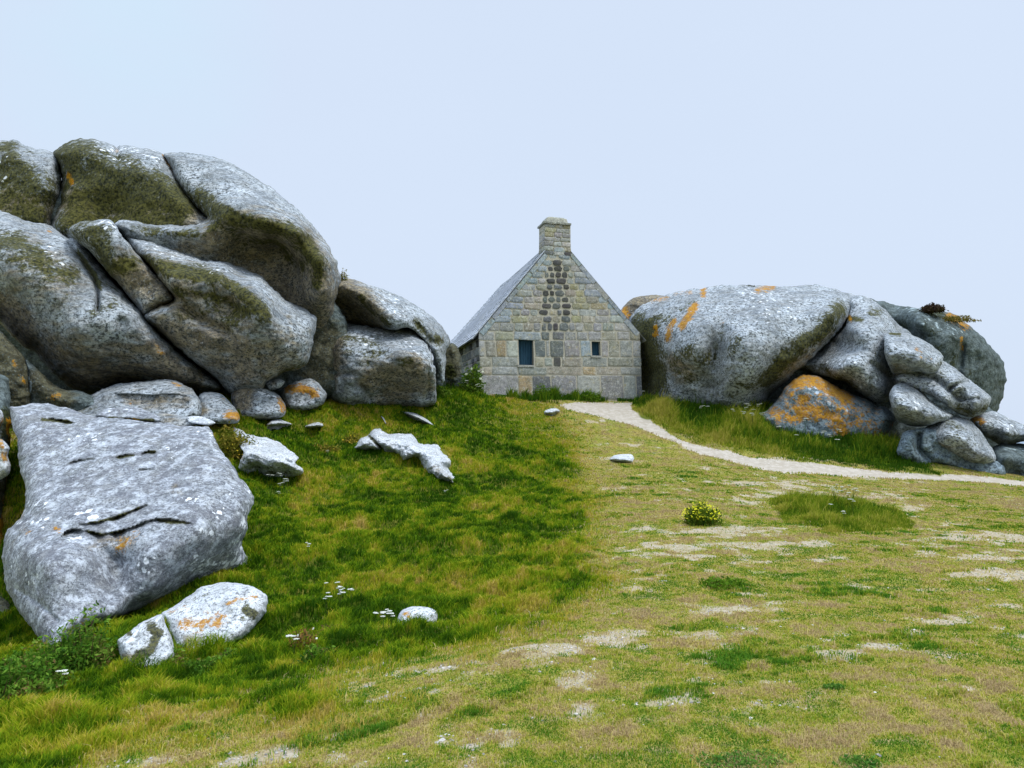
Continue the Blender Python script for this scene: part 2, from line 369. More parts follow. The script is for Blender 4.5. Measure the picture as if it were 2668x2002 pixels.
# ground sheet
def build_ground():
    a_in = np.radians(np.linspace(-46, 46, 560)); a_out = np.radians(np.linspace(46, 314, 60))[1:-1]
    ang = np.r_[a_in, a_out]
    rad = np.r_[np.linspace(.4, 2.2, 8), 2.4*(34/2.4)**np.linspace(0, 1, 520), 34*(900/34)**np.linspace(0, 1, 50)[1:]]
    A, Rr = np.meshgrid(ang, rad); x = (np.sin(A)*Rr).ravel(); y = (np.cos(A)*Rr).ravel()
    z = g_base(x, y); px, py, lu, ba, pa, tu, hg, br = zones(x, y, z)
    z = z + g_bumps(x, y, lu, ba, tu) - .03*pa
    n = len(ang); m = len(rad); i = np.arange(m-1)[:, None]; j = np.arange(n)[None]
    jn = (j+1) % n
    f = np.stack([i*n+j, i*n+jn, (i+1)*n+jn, (i+1)*n+j], -1).reshape(-1, 4)[:, ::-1]
    V = np.stack([x, y, z], 1)
    V = np.r_[V, [[0, 0, float(ground_z(np.array([0.]), np.array([0.]))[0])]]]
    zone = np.stack([np.clip(lu+tu*.5+hg, 0, 1), pa, ba, br], 1); zone = np.r_[zone, [[0, 0, 0, 0]]]
    me = bpy.data.meshes.new('ground')
    tf = np.stack([j.ravel(), jn.ravel(), np.full(n, len(V)-1)], 1)
    o = mesh_obj('ground', V, f, tri=True, cols={'zone': zone}, mat=ground_mat())
    # close the small disc under the viewer
    o2 = o; me = o.data
    import bmesh
    bm = bmesh.new(); bm.from_mesh(me); bm.verts.ensure_lookup_table()
    for a, b, c in tf: bm.faces.new([bm.verts[int(b)], bm.verts[int(a)], bm.verts[int(c)]]).smooth = True
    bmesh.ops.recalc_face_normals(bm, faces=bm.faces)
    bm.to_mesh(me); bm.free()
    return tag(o, kind='structure')
def ground_mat():
    m = NM('turf_and_sand', .97)
    at = m.attr('zone'); sep = m.n('ShaderNodeSeparateColor'); m.l(at.outputs['Color'], sep.inputs[0])
    lush, path, bank, bare = sep.outputs[0], sep.outputs[1], sep.outputs[2], at.outputs['Alpha']
    a = m.noise(1.3, 6, .65); b = m.noise(7, 6, .7); c = m.noise(38, 5, .7); d = m.noise(2.4, 6, .7, m.mapped((1, 1.8, 1), (0, 0, .4)))
    col = m.mix(m.rng(a, .38, .62), (.30, .25, .06), (.22, .24, .035))
    col = m.mix(m.rng(d, .50, .66), col, (.34, .26, .14))
    col = m.mix(m.rng(b, .45, .68, 0, .7), col, (.12, .145, .02))
    col = m.mix(m.rng(c, .50, .62, 0, .55), col, (.10, .08, .03))
    sand = m.mix(m.rng(b, .4, .65), (.34, .28, .19), (.45, .40, .33)); sand = m.mix(m.rng(c, .50, .62, 0, .6), sand, (.17, .13, .08))
    bf = m.rng(m.math('ADD', bare, m.math('ADD', m.math('MULTIPLY', m.math('SUBTRACT', c, .5), 1.3), m.math('MULTIPLY', m.math('SUBTRACT', b, .5), 1.2))), .28, .85)
    col = m.mix(m.math('MULTIPLY', bf, .82), col, sand)
    pf = m.rng(m.math('ADD', path, m.math('MULTIPLY', m.math('SUBTRACT', b, .5), .5)), .38, .6)
    pth = m.mix(m.rng(b, .4, .65), (.36, .32, .26), (.46, .42, .36)); pth = m.mix(m.rng(c, .54, .64, 0, .4), pth, (.22, .20, .13))
    col = m.mix(pf, col, pth)
    lg = m.mix(m.rng(a, .4, .6), (.07, .10, .010), (.14, .14, .02))
    lf = m.math('MAXIMUM', lush, bank)
    col = m.mix(m.rng(lf, .25, .75), col, lg)
    n = m.bump(b, .5, .03); n = m.bump(c, .7, .012, n)
    return m.done(col, n)
build_ground()

def sea():
    m = NM('sea_water', .15); n = m.noise(.25, 5, .6, m.mapped((1, 3, 1)))
    mat = m.done(m.mix(n, (.02, .10, .19), (.04, .16, .27)), m.bump(n, .3, .4))
    V = [(-20000, -20000, -4.2), (20000, -20000, -4.2), (20000, 20000, -4.2), (-20000, 20000, -4.2)]
    return tag(mesh_obj('sea_water', V, [(0, 1, 2, 3)], mat, smooth=False), kind='structure')
sea()

# ------------------------------------------------------------------ rocks
def rock(name, label, outline, Y0=None, mat=None, base=None, ky=0., kx=0., pts=None, ridges=(), cracks=(), ledges=(), patches=(), bumps=(),
         wr=60, B=1.2, T=3.0, drape=None, step=None, group=None, cat='boulder', pk=1.25, rough=.03, lift=0., namp=1.0, parent=None, seed=None, jag=1.0):
    seed = seed if seed is not None else (hash_s(label or name) % 1000)
    ol = np.array([p[:2] for p in outline], float)
    area = .5*abs(np.dot(ol[:, 0], np.roll(ol[:, 1], 1))-np.dot(ol[:, 1], np.roll(ol[:, 0], 1)))
    step = step or max(1.8, min(4.2, math.sqrt(area)/62))
    bd = spline(outline, step)
    nrm = np.roll(bd, -1, 0)-np.roll(bd, 1, 0); nrm = np.stack([nrm[:, 1], -nrm[:, 0]], 1)/(np.linalg.norm(nrm, axis=1)[:, None]+1e-9)
    ja = jag*min(3.0, math.sqrt(area)/80)
    bd = bd + nrm*(fbm(bd[:, 0]/22, bd[:, 1]/22, 0, seed, 3)*ja*1.5+fbm(bd[:, 0]/6, bd[:, 1]/6, 0, seed+5, 2)*ja*.5)[:, None]
    x0, y0 = bd.min(0); x1, y1 = bd.max(0)
    X, Yg = np.meshgrid(np.arange(x0, x1, step), np.arange(y0, y1, step*.87))
    X = X + (np.arange(X.shape[0]) % 2)[:, None]*step*.5
    X = X.ravel(); Yg = Yg.ravel()
    X = X + rng.uniform(-.12, .12, X.shape)*step; Yg = Yg + rng.uniform(-.12, .12, X.shape)*step
    sd = psdf(X, Yg, bd); k = sd > step*.85
    # extra ring near rim for roundness
    inn = bd - 0; sgn = 1 if inside(np.array([bd[3, 0]+nrm[3, 0]*.7]), np.array([bd[3, 1]+nrm[3, 1]*.7]), bd)[0] else -1
    ring = bd + nrm*sgn*step*.38; rk = psdf(ring[:, 0], ring[:, 1], bd) > step*.25
    pin = np.r_[np.stack([X[k], Yg[k]], 1), ring[rk]]
    allp = np.r_[bd, pin]; nb = len(bd)
    vc, _, fc, ov, _, _ = delaunay_2d_cdt([Vector((a, b)) for a, b in allp], [(i, (i+1) % nb) for i in range(nb)], [], 1, 1e-4, True)
    V2 = np.array([(v.x, v.y) for v in vc]); isb = np.array([any(q < nb for q in o) for o in ov])
    px, py = V2[:, 0], V2[:, 1]; d = np.where(isb, 0, seg_dist(px, py, bd, True))
    mpp = None
    if drape is not None:
        Yf = gdepth(px, py) if len(px) < 200000 else None
        Yf = Yf - drape*(1-np.exp(-d/max(wr, 1)*1.6)) + .04
        Fi = Yf; Ybd = None
        B = 0
    else:
        if Y0 is None: Y0 = float(gdepth(*base)[0])-lift
        bx, by = base if base else (px.mean(), py.max())
        Yf = Y0 + ky*(by-py) + kx*(px-bx)
        if pts: Yf = Yf + TPS([p[0] for p in pts], [p[1] for p in pts], [p[2] for p in pts], 2e-3)(px, py)*pk
    for (pl, A, s, e) in ridges: Yf = Yf - A*np.exp(-(np.sqrt(seg_dist(px, py, pl)**2+e*e)-e)/s)
    for (pl, A, s) in cracks:
        dd = seg_dist(px, py, pl); Yf = Yf + A*np.exp(-(dd/s)**2)
    for (pl, A, s) in ledges:      # the stone under the line is set back, the lip above overhangs it
        p_ = spline([(q[0], q[1]) for q in pl], 4, closed=False); o_ = np.argsort(p_[:, 0]); lx, ly = p_[o_, 0], p_[o_, 1]
        wob = .6*fbm(px/12, py/12, 0, seed+20, 2)
        dy_ = py - np.interp(px, lx, ly) + wob; tt = np.clip((px-lx[0])/(lx[-1]-lx[0]+1e-6), 0, 1); tap = np.sqrt(np.clip(4*tt*(1-tt), 0, 1))*np.clip(.75+.6*vnoise(px/28, 0*px, 0, seed+40), .25, 1.2)*((px > lx[0]) & (px < lx[-1]))
        Yf = Yf + A*tap*np.where(dy_ > 0, np.exp(-np.clip(dy_, 0, 999)/(s*(.4+.6*tap)+1e-3)), 0) - A*.22*tap*np.where(dy_ <= 0, np.exp(np.clip(dy_, -999, 0)/(s*.9)), 0)
    for (bx_, by_, s, A) in bumps: Yf = Yf - A*np.exp(-((px-bx_)**2+(py-by_)**2)/(s*s))
    t = np.clip(d/wr, 0, 1); edge = 1-np.sqrt(np.clip(1-(1-t)**2, 0, 1))
    Yfront = Yf + B*edge
    q = P(px, py, Yfront); sc = float(np.mean(Yfront))
    amp = namp*sc/18
    wr0 = wr
    nz = amp*(-.10*np.abs(fbm(q[:, 0]*.8, q[:, 1]*.8, q[:, 2]*1.1, seed+50, 3))-.05*np.abs(fbm(q[:, 0]*2.2, q[:, 1]*2.2, q[:, 2]*2.6, seed+51, 3)) + .16*fbm(q[:, 0]*.9, q[:, 1]*.9, q[:, 2]*.9, seed, 3)+.060*fbm(q[:, 0]*2.7, q[:, 1]*2.7, q[:, 2]*2.7, seed+3, 5)+.012*fbm(q[:, 0]*13, q[:, 1]*13, q[:, 2]*13, seed+9, 3))*np.clip(d/12, 0, 1)
    if rough: nz = nz + rough*(fbm(q[:, 0]*4, q[:, 1]*4, q[:, 2]*6, seed+30, 4)+.5*np.abs(fbm(q[:, 0]*9, q[:, 1]*9, q[:, 2]*12, seed+31, 3)))*np.clip(d/8, 0, 1)
    q = P(px, py, Yfront+nz)
    rmax = max(d.max(), 1)
    Tm = T; t2 = np.clip(d/rmax, 0, 1)
    Yback = (Yf+B if drape is None else Yf+.04) + Tm*np.sqrt(np.clip(1-(1-t2)**2, 0, 1)) + .01
    qb = P(px, py, Yback)
    if drape is not None: qb[:, 2] -= .25*(d > 0)
    n = len(px); bi = np.full(n, -1); ii = np.where(~isb)[0]; bi[ii] = n+np.arange(len(ii)); bi[isb] = np.where(isb)[0]
    F = []
    cen = np.array([V2[list(f)].mean(0) for f in fc]); okf = inside(cen[:, 0], cen[:, 1], bd)
    for f, keep in zip(fc, okf):
        if not keep: continue
        f = list(f); a, b, c = [V2[k] for k in f[:3]]
        s = (b[0]-a[0])*(c[1]-a[1])-(b[1]-a[1])*(c[0]-a[0])
        if s > 0: f = f[::-1]
        # px to the right, py down -> this order faces the viewer
        F.append(f); F.append([int(bi[k]) for k in f[::-1]])
    V = np.r_[q, qb[ii]]
    mask = np.zeros((n, 4))
    ch = {'moss_shade': 0, 'brown': 1, 'orange': 2, 'white': 3}
    for (c_, pl, r_, s_) in patches:
        mask[:, ch[c_]] = np.maximum(mask[:, ch[c_]], s_*np.exp(-(seg_dist(px, py, pl)/r_)**2*.8)) if r_ else np.maximum(mask[:, ch[c_]], s_)
    M = np.r_[mask, mask[ii]]
    lo = V[V[:, 2].argsort()[:max(5, len(V)//50)]].mean(0)
    o = mesh_obj(name, V, F, mat or M_GR, parent, origin=lo if parent is None else tuple(parent.location), cols={'mask': M})
    if parent is None: tag(o, label, cat, group)
    elif label: o['label'] = label
    return o
def hash_s(s):
    h = 7
    for c in s: h = (h*31+ord(c)) & 0xffffff
    return h
LB = 'boulders of the left granite pile'; RB = 'boulders of the right granite outcrop'; SB = 'small rocks at the foot of the left pile'; OC = 'stones showing through the grass'
# ---- left pile
rock('boulder', 'rounded algae darkened top boulder cut by the left picture edge', Z1([(-120, 300), (-110, 150), (0, 135), (70, 134), (130, 155), (200, 185), (262, 192), (300, 215), (328, 280), (330, 380), (312, 480), (290, 555), (250, 640), (80, 650), (-120, 600)]),
     Y0=17.6, ky=.005, wr=50, B=1.3, T=3.5, group=LB,
     ridges=[(Z1([(0, 180), (80, 230), (180, 330), (300, 420)]), .35, 60, 12)],
     patches=[('moss_shade', Z1([(-20, 390), (60, 300), (150, 380), (250, 450), (180, 520), (60, 480), (0, 440)]), 65, .75), ('moss_shade', Z1([(40, 190), (90, 280)]), 34, .8), ('brown', Z1([(60, 480), (200, 520)]), 50, .6), ('white', Z1([(0, 230), (30, 330)]), 20, .5)])
rock('boulder', 'long mossy crest boulder with a small notch in its skyline, left of the dome', Z1([(285, 215), (312, 185), (345, 155), (390, 133), (445, 126), (520, 135), (590, 152), (622, 168), (628, 180), (645, 162), (700, 160), (760, 173), (830, 192), (882, 213), (925, 275), (965, 350), (1010, 430), (1070, 500), (1130, 560), (1130, 640), (900, 680), (600, 700), (400, 700), (290, 640), (285, 560), (310, 480), (328, 380), (322, 280)]),
     Y0=17.3, ky=.006, wr=43, B=1.2, T=3.5, group=LB,
     ridges=[(Z1([(360, 190), (480, 210), (620, 280), (750, 310), (880, 380), (1020, 470)]), .5, 60, 14)],
     cracks=[(Z1([(640, 175), (625, 205), (640, 240)]), .25, 6)], bumps=[(*Z1([(560, 560)])[0], 60, -.5)],
     patches=[('moss_shade', Z1([(345, 200), (460, 220), (560, 330), (700, 330), (850, 400), (980, 480), (850, 520), (600, 480), (420, 440), (400, 560), (600, 600), (900, 580)]), 55, .85), ('moss_shade', Z1([(420, 330), (600, 420), (800, 480)]), 70, .95), ('brown', Z1([(400, 480), (700, 540), (1000, 560)]), 60, .6), ('orange', Z1([(370, 330), (385, 365)]), 9, .9), ('orange', Z1([(632, 190)]), 8, .7), ('orange', Z1([(882, 215), (960, 350)]), 5, .8), ('white', Z1([(560, 180), (860, 240)]), 30, .5)])
rock('boulder', 'huge domed overhanging boulder with a hollow dark underside, tallest of the left pile', Z1([(884, 213), (920, 202), (1020, 200), (1100, 214), (1200, 240), (1300, 288), (1400, 350), (1500, 420), (1600, 500), (1680, 578), (1745, 660), (1790, 730), (1822, 800), (1840, 870), (1840, 920), (1815, 1000), (1812, 1080), (1800, 1200), (1700, 1260), (1500, 1200), (1300, 1080), (1100, 940), (900, 840), (740, 720), (650, 640), (625, 610), (626, 585), (645, 570), (720, 575), (850, 592), (1000, 588), (1090, 575), (1120, 552), (1070, 505), (1010, 440), (950, 340)]),
     Y0=16.6, wr=37, B=1.0, T=4.5, group=LB,
     pts=Z1([(900, 220, 1.4), (1100, 230, 1.8), (1400, 380, 1.7), (1700, 640, 1.6), (1830, 900, 1.4), (1250, 480, .1), (1450, 580, -.3), (1620, 640, -.1), (1720, 780, 0), (1750, 950, .3),
             (1300, 690, .9), (1500, 720, 1.3), (1620, 820, 1.2), (1600, 950, 1.2), (1450, 850, 1.3), (1700, 1100, 1.4), (1350, 400, .9), (1550, 540, .7), (1100, 400, .9), (1150, 590, .15), (950, 610, .0), (700, 600, 0), (1200, 700, .45), (1000, 660, .2), (900, 700, .5), (1250, 800, 1.0), (1500, 1020, 1.3), (1080, 480, .7)]),
     patches=[('moss_shade', Z1([(1080, 430), (1180, 500), (1250, 550), (1400, 590), (1560, 620), (1660, 690), (1710, 800), (1720, 900)]), 24, .85), ('moss_shade', Z1([(1050, 430), (1150, 510)]), 34, .7), ('moss_shade', Z1([(720, 620), (900, 640), (1100, 640), (1200, 570)]), 16, .6),
              ('brown', Z1([(1250, 680), (1450, 700), (1600, 760), (1650, 860), (1450, 850), (1560, 960), (1700, 1000), (1700, 1150)]), 75, .72), ('moss_shade', Z1([(1260, 640), (1500, 690), (1640, 800)]), 26, .55), ('brown', Z1([(1000, 700), (1200, 740)]), 30, .5), ('orange', Z1([(1190, 690)]), 12, .4)])  # brown and green in the hollow: stain with the underside's shade painted in
rock('boulder', 'big bellied grey boulder at the left edge, split by a mossy fissure, under the crest', Z1([(-140, 420), (0, 490), (60, 515), (140, 556), (230, 575), (290, 605), (345, 645), (390, 660), (440, 690), (500, 760), (570, 850), (650, 945), (725, 1030), (785, 1100), (870, 1200), (980, 1300), (1100, 1390), (1195, 1465), (1170, 1500), (1000, 1490), (850, 1450), (700, 1450), (560, 1500), (450, 1510), (370, 1470), (290, 1400), (200, 1300), (110, 1240), (40, 1170), (-60, 1090), (-160, 1000)]),
     Y0=15.4, wr=46, B=1.2, T=4, group=LB,
     pts=Z1([(0, 520, 1.6), (200, 620, 1.2), (0, 680, .2), (150, 740, .1), (300, 780, .2), (420, 820, .4), (100, 900, -.2), (300, 980, -.3), (450, 1000, -.1), (400, 1200, -.3), (250, 1150, .1), (600, 1150, -.25), (700, 1150, -.2), (0, 1050, .5), (600, 1330, .3), (400, 1400, .6), (850, 1300, .2), (1000, 1400, .6), (650, 1420, .9), (200, 1280, .8), (560, 900, .3), (1180, 1460, .8)]),
     cracks=[(Z1([(350, 640), (400, 720), (440, 775), (490, 850), (515, 900), (530, 960), (528, 1060)]), .38, 5), (Z1([(660, 1120), (640, 1250)]), .16, 14)],
     patches=[('moss_shade', Z1([(-20, 690), (80, 690), (180, 740), (280, 840), (380, 880)]), 34, .75), ('moss_shade', Z1([(420, 740), (500, 850), (540, 930)]), 9, .9), ('moss_shade', Z1([(560, 900), (640, 1000), (500, 1080)]), 22, .45), ('orange', Z1([(270, 630)]), 9, .6),
              ('brown', Z1([(-30, 1020), (60, 1070), (140, 1180)]), 40, .8), ('brown', Z1([(380, 1440), (620, 1400), (820, 1370), (1050, 1440)]), 30, .7), ('brown', Z1([(820, 1260), (960, 1380)]), 24, .8), ('brown', Z1([(250, 1250), (500, 1330), (750, 1300)]), 60, .5), ('brown', Z1([(150, 760), (350, 900), (120, 900)]), 70, .35), ('moss_shade', Z1([(60, 760), (250, 860), (330, 960)]), 50, .45), ('orange', Z1([(840, 1240), (880, 1290)]), 12, .5), ('moss_shade', Z1([(-20, 1180), (150, 1300), (330, 1440)]), 14, .5), ('white', Z1([(260, 720), (380, 850)]), 22, .45)])
rock('boulder', 'small wedge boulder jammed in the middle of the left pile, speckled dark green', Z1([(370, 615), (430, 580), (520, 568), (590, 566), (622, 590), (648, 640), (700, 700), (760, 770), (820, 840), (885, 905), (936, 975), (930, 1005), (860, 1040), (782, 1084), (740, 1040), (700, 985), (620, 890), (540, 800), (470, 720), (400, 670)]),
     Y0=15.75, wr=28, B=.6, T=2, group=LB, ridges=[(Z1([(650, 650), (630, 720), (620, 800)]), .28, 26, 3)],
     cracks=[(Z1([(500, 720), (600, 830)]), .12, 8)],
     patches=[('moss_shade', Z1([(420, 620), (520, 640), (560, 740), (600, 820), (700, 800)]), 36, .75), ('white', Z1([(540, 580), (610, 600)]), 14, .7), ('brown', Z1([(700, 850), (850, 950)]), 55, .65), ('orange', Z1([(430, 690)]), 6, .7)])
rock('boulder', 'large slanted boulder in the middle of the left pile, pale top over a mossy band', Z1([(650, 632), (690, 640), (780, 662), (900, 700), (1000, 738), (1085, 778), (1095, 785), (1200, 792), (1300, 822), (1400, 862), (1468, 925), (1520, 985), (1600, 1025), (1690, 1075), (1710, 1100), (1705, 1160), (1688, 1250), (1662, 1340), (1620, 1370), (1540, 1392), (1450, 1450), (1400, 1500), (1280, 1520), (1210, 1480), (1180, 1435), (1095, 1370), (1000, 1290), (880, 1190), (780, 1085), (862, 1034), (942, 998), (930, 965), (850, 868), (790, 798), (735, 735), (680, 672)]),
     Y0=15.3, rough=.06, wr=34, B=.8, T=3.5, group=LB,
     pts=Z1([(700, 650, 1.2), (1000, 750, 1.3), (1300, 840, 1.3), (1550, 1010, 1.3), (1700, 1100, 1.3), (800, 780, .3), (1000, 830, .15), (1200, 870, .1), (1350, 940, .0), (1450, 1050, -.05), (1450, 1180, .0), (1100, 950, .3), (1250, 1050, .3), (1050, 1150, .15), (900, 1100, .3), (1150, 1200, .1), (1300, 1300, .3), (1400, 1400, .5), (1600, 1200, .5), (1680, 1300, .9), (1200, 1420, .7), (1050, 1320, .4), (1300, 1480, .9), (1520, 1360, .6)]),
     cracks=[(Z1([(1085, 785), (1110, 830)]), .12, 6), (Z1([(960, 1000), (1050, 1080), (1130, 1140), (1220, 1170)]), .28, 13), (Z1([(1240, 1000), (1290, 1060)]), .12, 8), (Z1([(1400, 1250), (1420, 1420)]), .14, 9)],
     patches=[('moss_shade', Z1([(790, 790), (900, 830), (1010, 850), (1120, 860), (1240, 920), (1360, 1000), (1420, 1080)]), 26, .8), ('moss_shade', Z1([(960, 960), (1100, 970), (1230, 1010), (1400, 1110)]), 22, .65), ('brown', Z1([(850, 900), (1000, 1000), (1250, 1080), (1200, 1250), (1350, 1330), (1500, 1330)]), 85, .5), ('moss_shade', Z1([(1000, 1050), (1200, 1060), (1320, 1180)]), 45, .45), ('brown', Z1([(950, 1050), (1100, 1100), (1180, 1130)]), 30, .6),
              ('brown', Z1([(880, 1160), (1000, 1200), (1150, 1220), (1300, 1250), (1330, 1380)]), 42, .7), ('brown', Z1([(1560, 1100), (1600, 1300)]), 10, .4), ('orange', Z1([(1540, 1390), (1640, 1360)]), 10, .4), ('moss_shade', Z1([(1520, 1400), (1650, 1350)]), 13, .7), ('white', Z1([(760, 680), (1050, 800), (1300, 860)]), 16, .4)])
rock('boulder', 'brown stained boulder low at the left edge, under the bellied one', Z1([(-140, 1060), (0, 1170), (70, 1240), (140, 1330), (172, 1420), (165, 1600), (-140, 1660)]), Y0=14.6, wr=40, B=.7, T=2, mat=M_GRD, group=LB, kx=.002,
     patches=[('brown', Z1([(0, 1300), (80, 1400), (60, 1500)]), 60, .9), ('orange', Z1([(80, 1330), (130, 1450)]), 14, .5)])
rock('boulder', 'dark block with a pale streak behind the left end of the lens shaped rock', Z1([(135, 1325), (230, 1400), (330, 1480), (430, 1490), (560, 1560), (450, 1640), (150, 1660), (140, 1500)]), Y0=14.9, wr=34, B=.6, T=1.5, mat=M_GRD, group=LB,
     patches=[('white', Z1([(155, 1380), (165, 1520)]), 6, .8), ('brown', Z1([(220, 1440), (330, 1540)]), 36, .8), ('orange', Z1([(290, 1520)]), 16, .6)])
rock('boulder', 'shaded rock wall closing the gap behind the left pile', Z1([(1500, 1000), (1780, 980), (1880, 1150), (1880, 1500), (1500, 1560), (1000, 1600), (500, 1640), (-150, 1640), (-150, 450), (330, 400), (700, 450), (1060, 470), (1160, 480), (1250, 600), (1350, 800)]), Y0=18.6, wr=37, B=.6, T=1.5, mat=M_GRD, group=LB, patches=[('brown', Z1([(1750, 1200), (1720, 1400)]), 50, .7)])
rock('boulder', 'sloping upper boulder with a sharp dark triangular underface, next to the dome', Z2([(560, 500), (640, 462), (700, 440), (770, 438), (900, 498), (1050, 540), (1200, 600), (1350, 688), (1470, 778), (1550, 860), (1615, 950), (1635, 1010), (1605, 1080), (1595, 1200), (1580, 1360), (1560, 1380), (1520, 1250), (1482, 1150), (1440, 1050), (1380, 970), (1280, 882), (1190, 888), (1100, 895), (1000, 890), (850, 862), (700, 842), (600, 832), (540, 840), (545, 650)]),
     Y0=18.7, rough=.09, wr=26, B=.5, T=3.5, group=LB,
     pts=Z2([(620, 480, .2), (760, 445, 1.1), (1050, 560, 1.3), (1350, 720, 1.4), (1600, 980, 1.5), (730, 500, .1), (850, 560, .0), (950, 670, -.05), (1060, 770, -.1), (1190, 880, -.1), (700, 650, .8), (850, 750, .9), (700, 830, 1.3), (1000, 880, .7), (600, 700, 1.1), (1300, 800, .4), (1400, 920, .5), (1500, 1100, .7), (1570, 1300, 1.0)]),
     cracks=[(Z2([(1300, 830), (1400, 930), (1480, 1020), (1560, 1010)]), .22, 9)],
     patches=[('brown', Z2([(650, 560), (800, 650), (900, 780), (750, 800)]), 50, .75), ('moss_shade', Z2([(830, 600), (930, 720), (1080, 850)]), 12, .6), ('moss_shade', Z2([(1340, 830), (1440, 950), (1540, 1000)]), 16, .7), ('white', Z2([(1100, 640), (1150, 780)]), 24, .5), ('orange', Z2([(1550, 980)]), 8, .4)])
rock('boulder', 'lower boulder beside the house with a round brownish overhang near the grass', Z2([(500, 900), (640, 835), (800, 855), (1000, 880), (1190, 880), (1290, 880), (1380, 965), (1440, 1050), (1475, 1150), (1500, 1250), (1512, 1400), (1500, 1560), (1300, 1600), (1100, 1600), (900, 1600), (700, 1600), (560, 1540), (460, 1420), (425, 1300), (440, 1200), (470, 1000)]),
     Y0=18.2, rough=.09, wr=36, B=.6, T=3, group=LB, mat=M_GR,
     pts=Z2([(560, 900, 1.2), (800, 880, .9), (1200, 900, 1.2), (640, 1000, .3), (640, 1250, .1), (480, 1300, .9), (900, 1100, .1), (1150, 1130, -.2), (1300, 1180, -.2), (1420, 1260, 0), (1000, 1250, 0), (1100, 1350, .5), (1300, 1400, .6), (1000, 1450, .6), (700, 1450, .15), (800, 1400, .1), (1450, 1500, .8), (1400, 1050, .5)]),
     cracks=[(Z2([(430, 1270), (600, 1285), (780, 1300)]), .18, 6), (Z2([(810, 1370), (870, 1450), (910, 1520)]), .25, 9), (Z2([(1440, 1260), (1450, 1400), (1430, 1500)]), .2, 6)],
     patches=[('moss_shade', Z2([(720, 900), (700, 1000), (850, 1000), (1000, 1000)]), 24, .5), ('brown', Z2([(560, 1000), (560, 1200), (500, 1350)]), 34, .8), ('moss_shade', Z2([(760, 1100), (1000, 1150)]), 40, .4), ('brown', Z2([(950, 1330), (1100, 1300), (1300, 1260), (1350, 1380), (1100, 1450)]), 42, .65), ('moss_shade', Z2([(1180, 1170), (1350, 1220)]), 16, .5), ('white', Z2([(800, 1060), (900, 960), (1200, 930), (1350, 1050)]), 20, .5)])
rock('boulder', 'narrow brown rock standing in the gap against the left wall of the house', Z2([(1500, 1090), (1600, 1030), (1665, 1022), (1705, 1070), (1742, 1180), (1770, 1300), (1760, 1560), (1460, 1580), (1460, 1300)]), Y0=22.6, wr=22, B=.5, T=1.2, mat=M_GRD, group=LB,
     patches=[('brown', Z2([(1640, 1100), (1650, 1250)]), 26, .9), ('moss_shade', Z2([(1620, 1250), (1660, 1450)]), 20, .7)])
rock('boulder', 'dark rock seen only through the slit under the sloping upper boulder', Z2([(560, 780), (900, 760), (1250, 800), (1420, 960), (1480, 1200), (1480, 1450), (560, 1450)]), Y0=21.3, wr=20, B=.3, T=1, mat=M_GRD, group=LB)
# ---- rocks at the foot of the left pile
rock('rock', 'long lens shaped rock with a dark undercut band behind the big slab', Z6([(560, 380), (620, 320), (700, 250), (830, 180), (950, 150), (1150, 130), (1250, 117), (1330, 116), (1420, 148), (1500, 190), (1560, 260), (1582, 330), (1565, 420), (1400, 470), (1200, 480), (900, 480), (650, 470)]),
     lift=.9, base=Z6([(1100, 440)])[0], ky=.01, wr=28, B=.5, T=1.5, group=SB, cat='rock', ridges=[(Z6([(830, 240), (1000, 215), (1200, 235), (1400, 235), (1540, 290)]), .2, 18, 3)], cracks=[(Z6([(960, 285), (1150, 300), (1450, 320)]), .05, 13)], ledges=[(Z6([(840, 225), (1000, 232), (1200, 238), (1400, 232), (1560, 285)]), .08, 16)],
     patches=[('brown', Z6([(1000, 265), (1200, 290), (1450, 285)]), 20, .45), ('orange', Z6([(1360, 150), (1420, 165)]), 8, .6), ('orange', Z6([(1030, 310)]), 7, .8), ('moss_shade', Z6([(760, 330), (640, 360)]), 12, .4)])
rock('rock', 'low rounded rock with an orange tip, right end of the lens shaped rock', Z6([(1560, 260), (1600, 222), (1660, 215), (1735, 232), (1800, 290), (1850, 345), (1885, 415), (1860, 460), (1700, 470), (1560, 450)]), lift=.9, base=Z6([(1700, 445)])[0], ky=.01, wr=24, B=.4, T=1, group=SB, cat='rock',
     patches=[('orange', Z6([(1800, 390), (1860, 400)]), 15, .95), ('orange', Z6([(1760, 270)]), 8, .5), ('brown', Z6([(1600, 350)]), 16, .5)])
rock('rock', 'egg shaped rock, brown on the left and pale on the right, in the dark gap', Z1([(1252, 1510), (1270, 1460), (1300, 1434), (1350, 1428), (1400, 1458), (1460, 1488), (1512, 1520), (1545, 1575), (1530, 1630), (1400, 1650), (1290, 1640), (1256, 1580)]), lift=.9, base=Z1([(1400, 1600)])[0], ky=.006, wr=26, B=.5, T=1, group=SB, cat='rock',
     ridges=[(Z1([(1370, 1440), (1390, 1500), (1380, 1580)]), .15, 20, 3)], patches=[('brown', Z1([(1310, 1490), (1320, 1560)]), 26, .75), ('orange', Z1([(1510, 1545), (1530, 1590)]), 11, .9), ('white', Z1([(1430, 1500), (1470, 1540)]), 14, .8)])
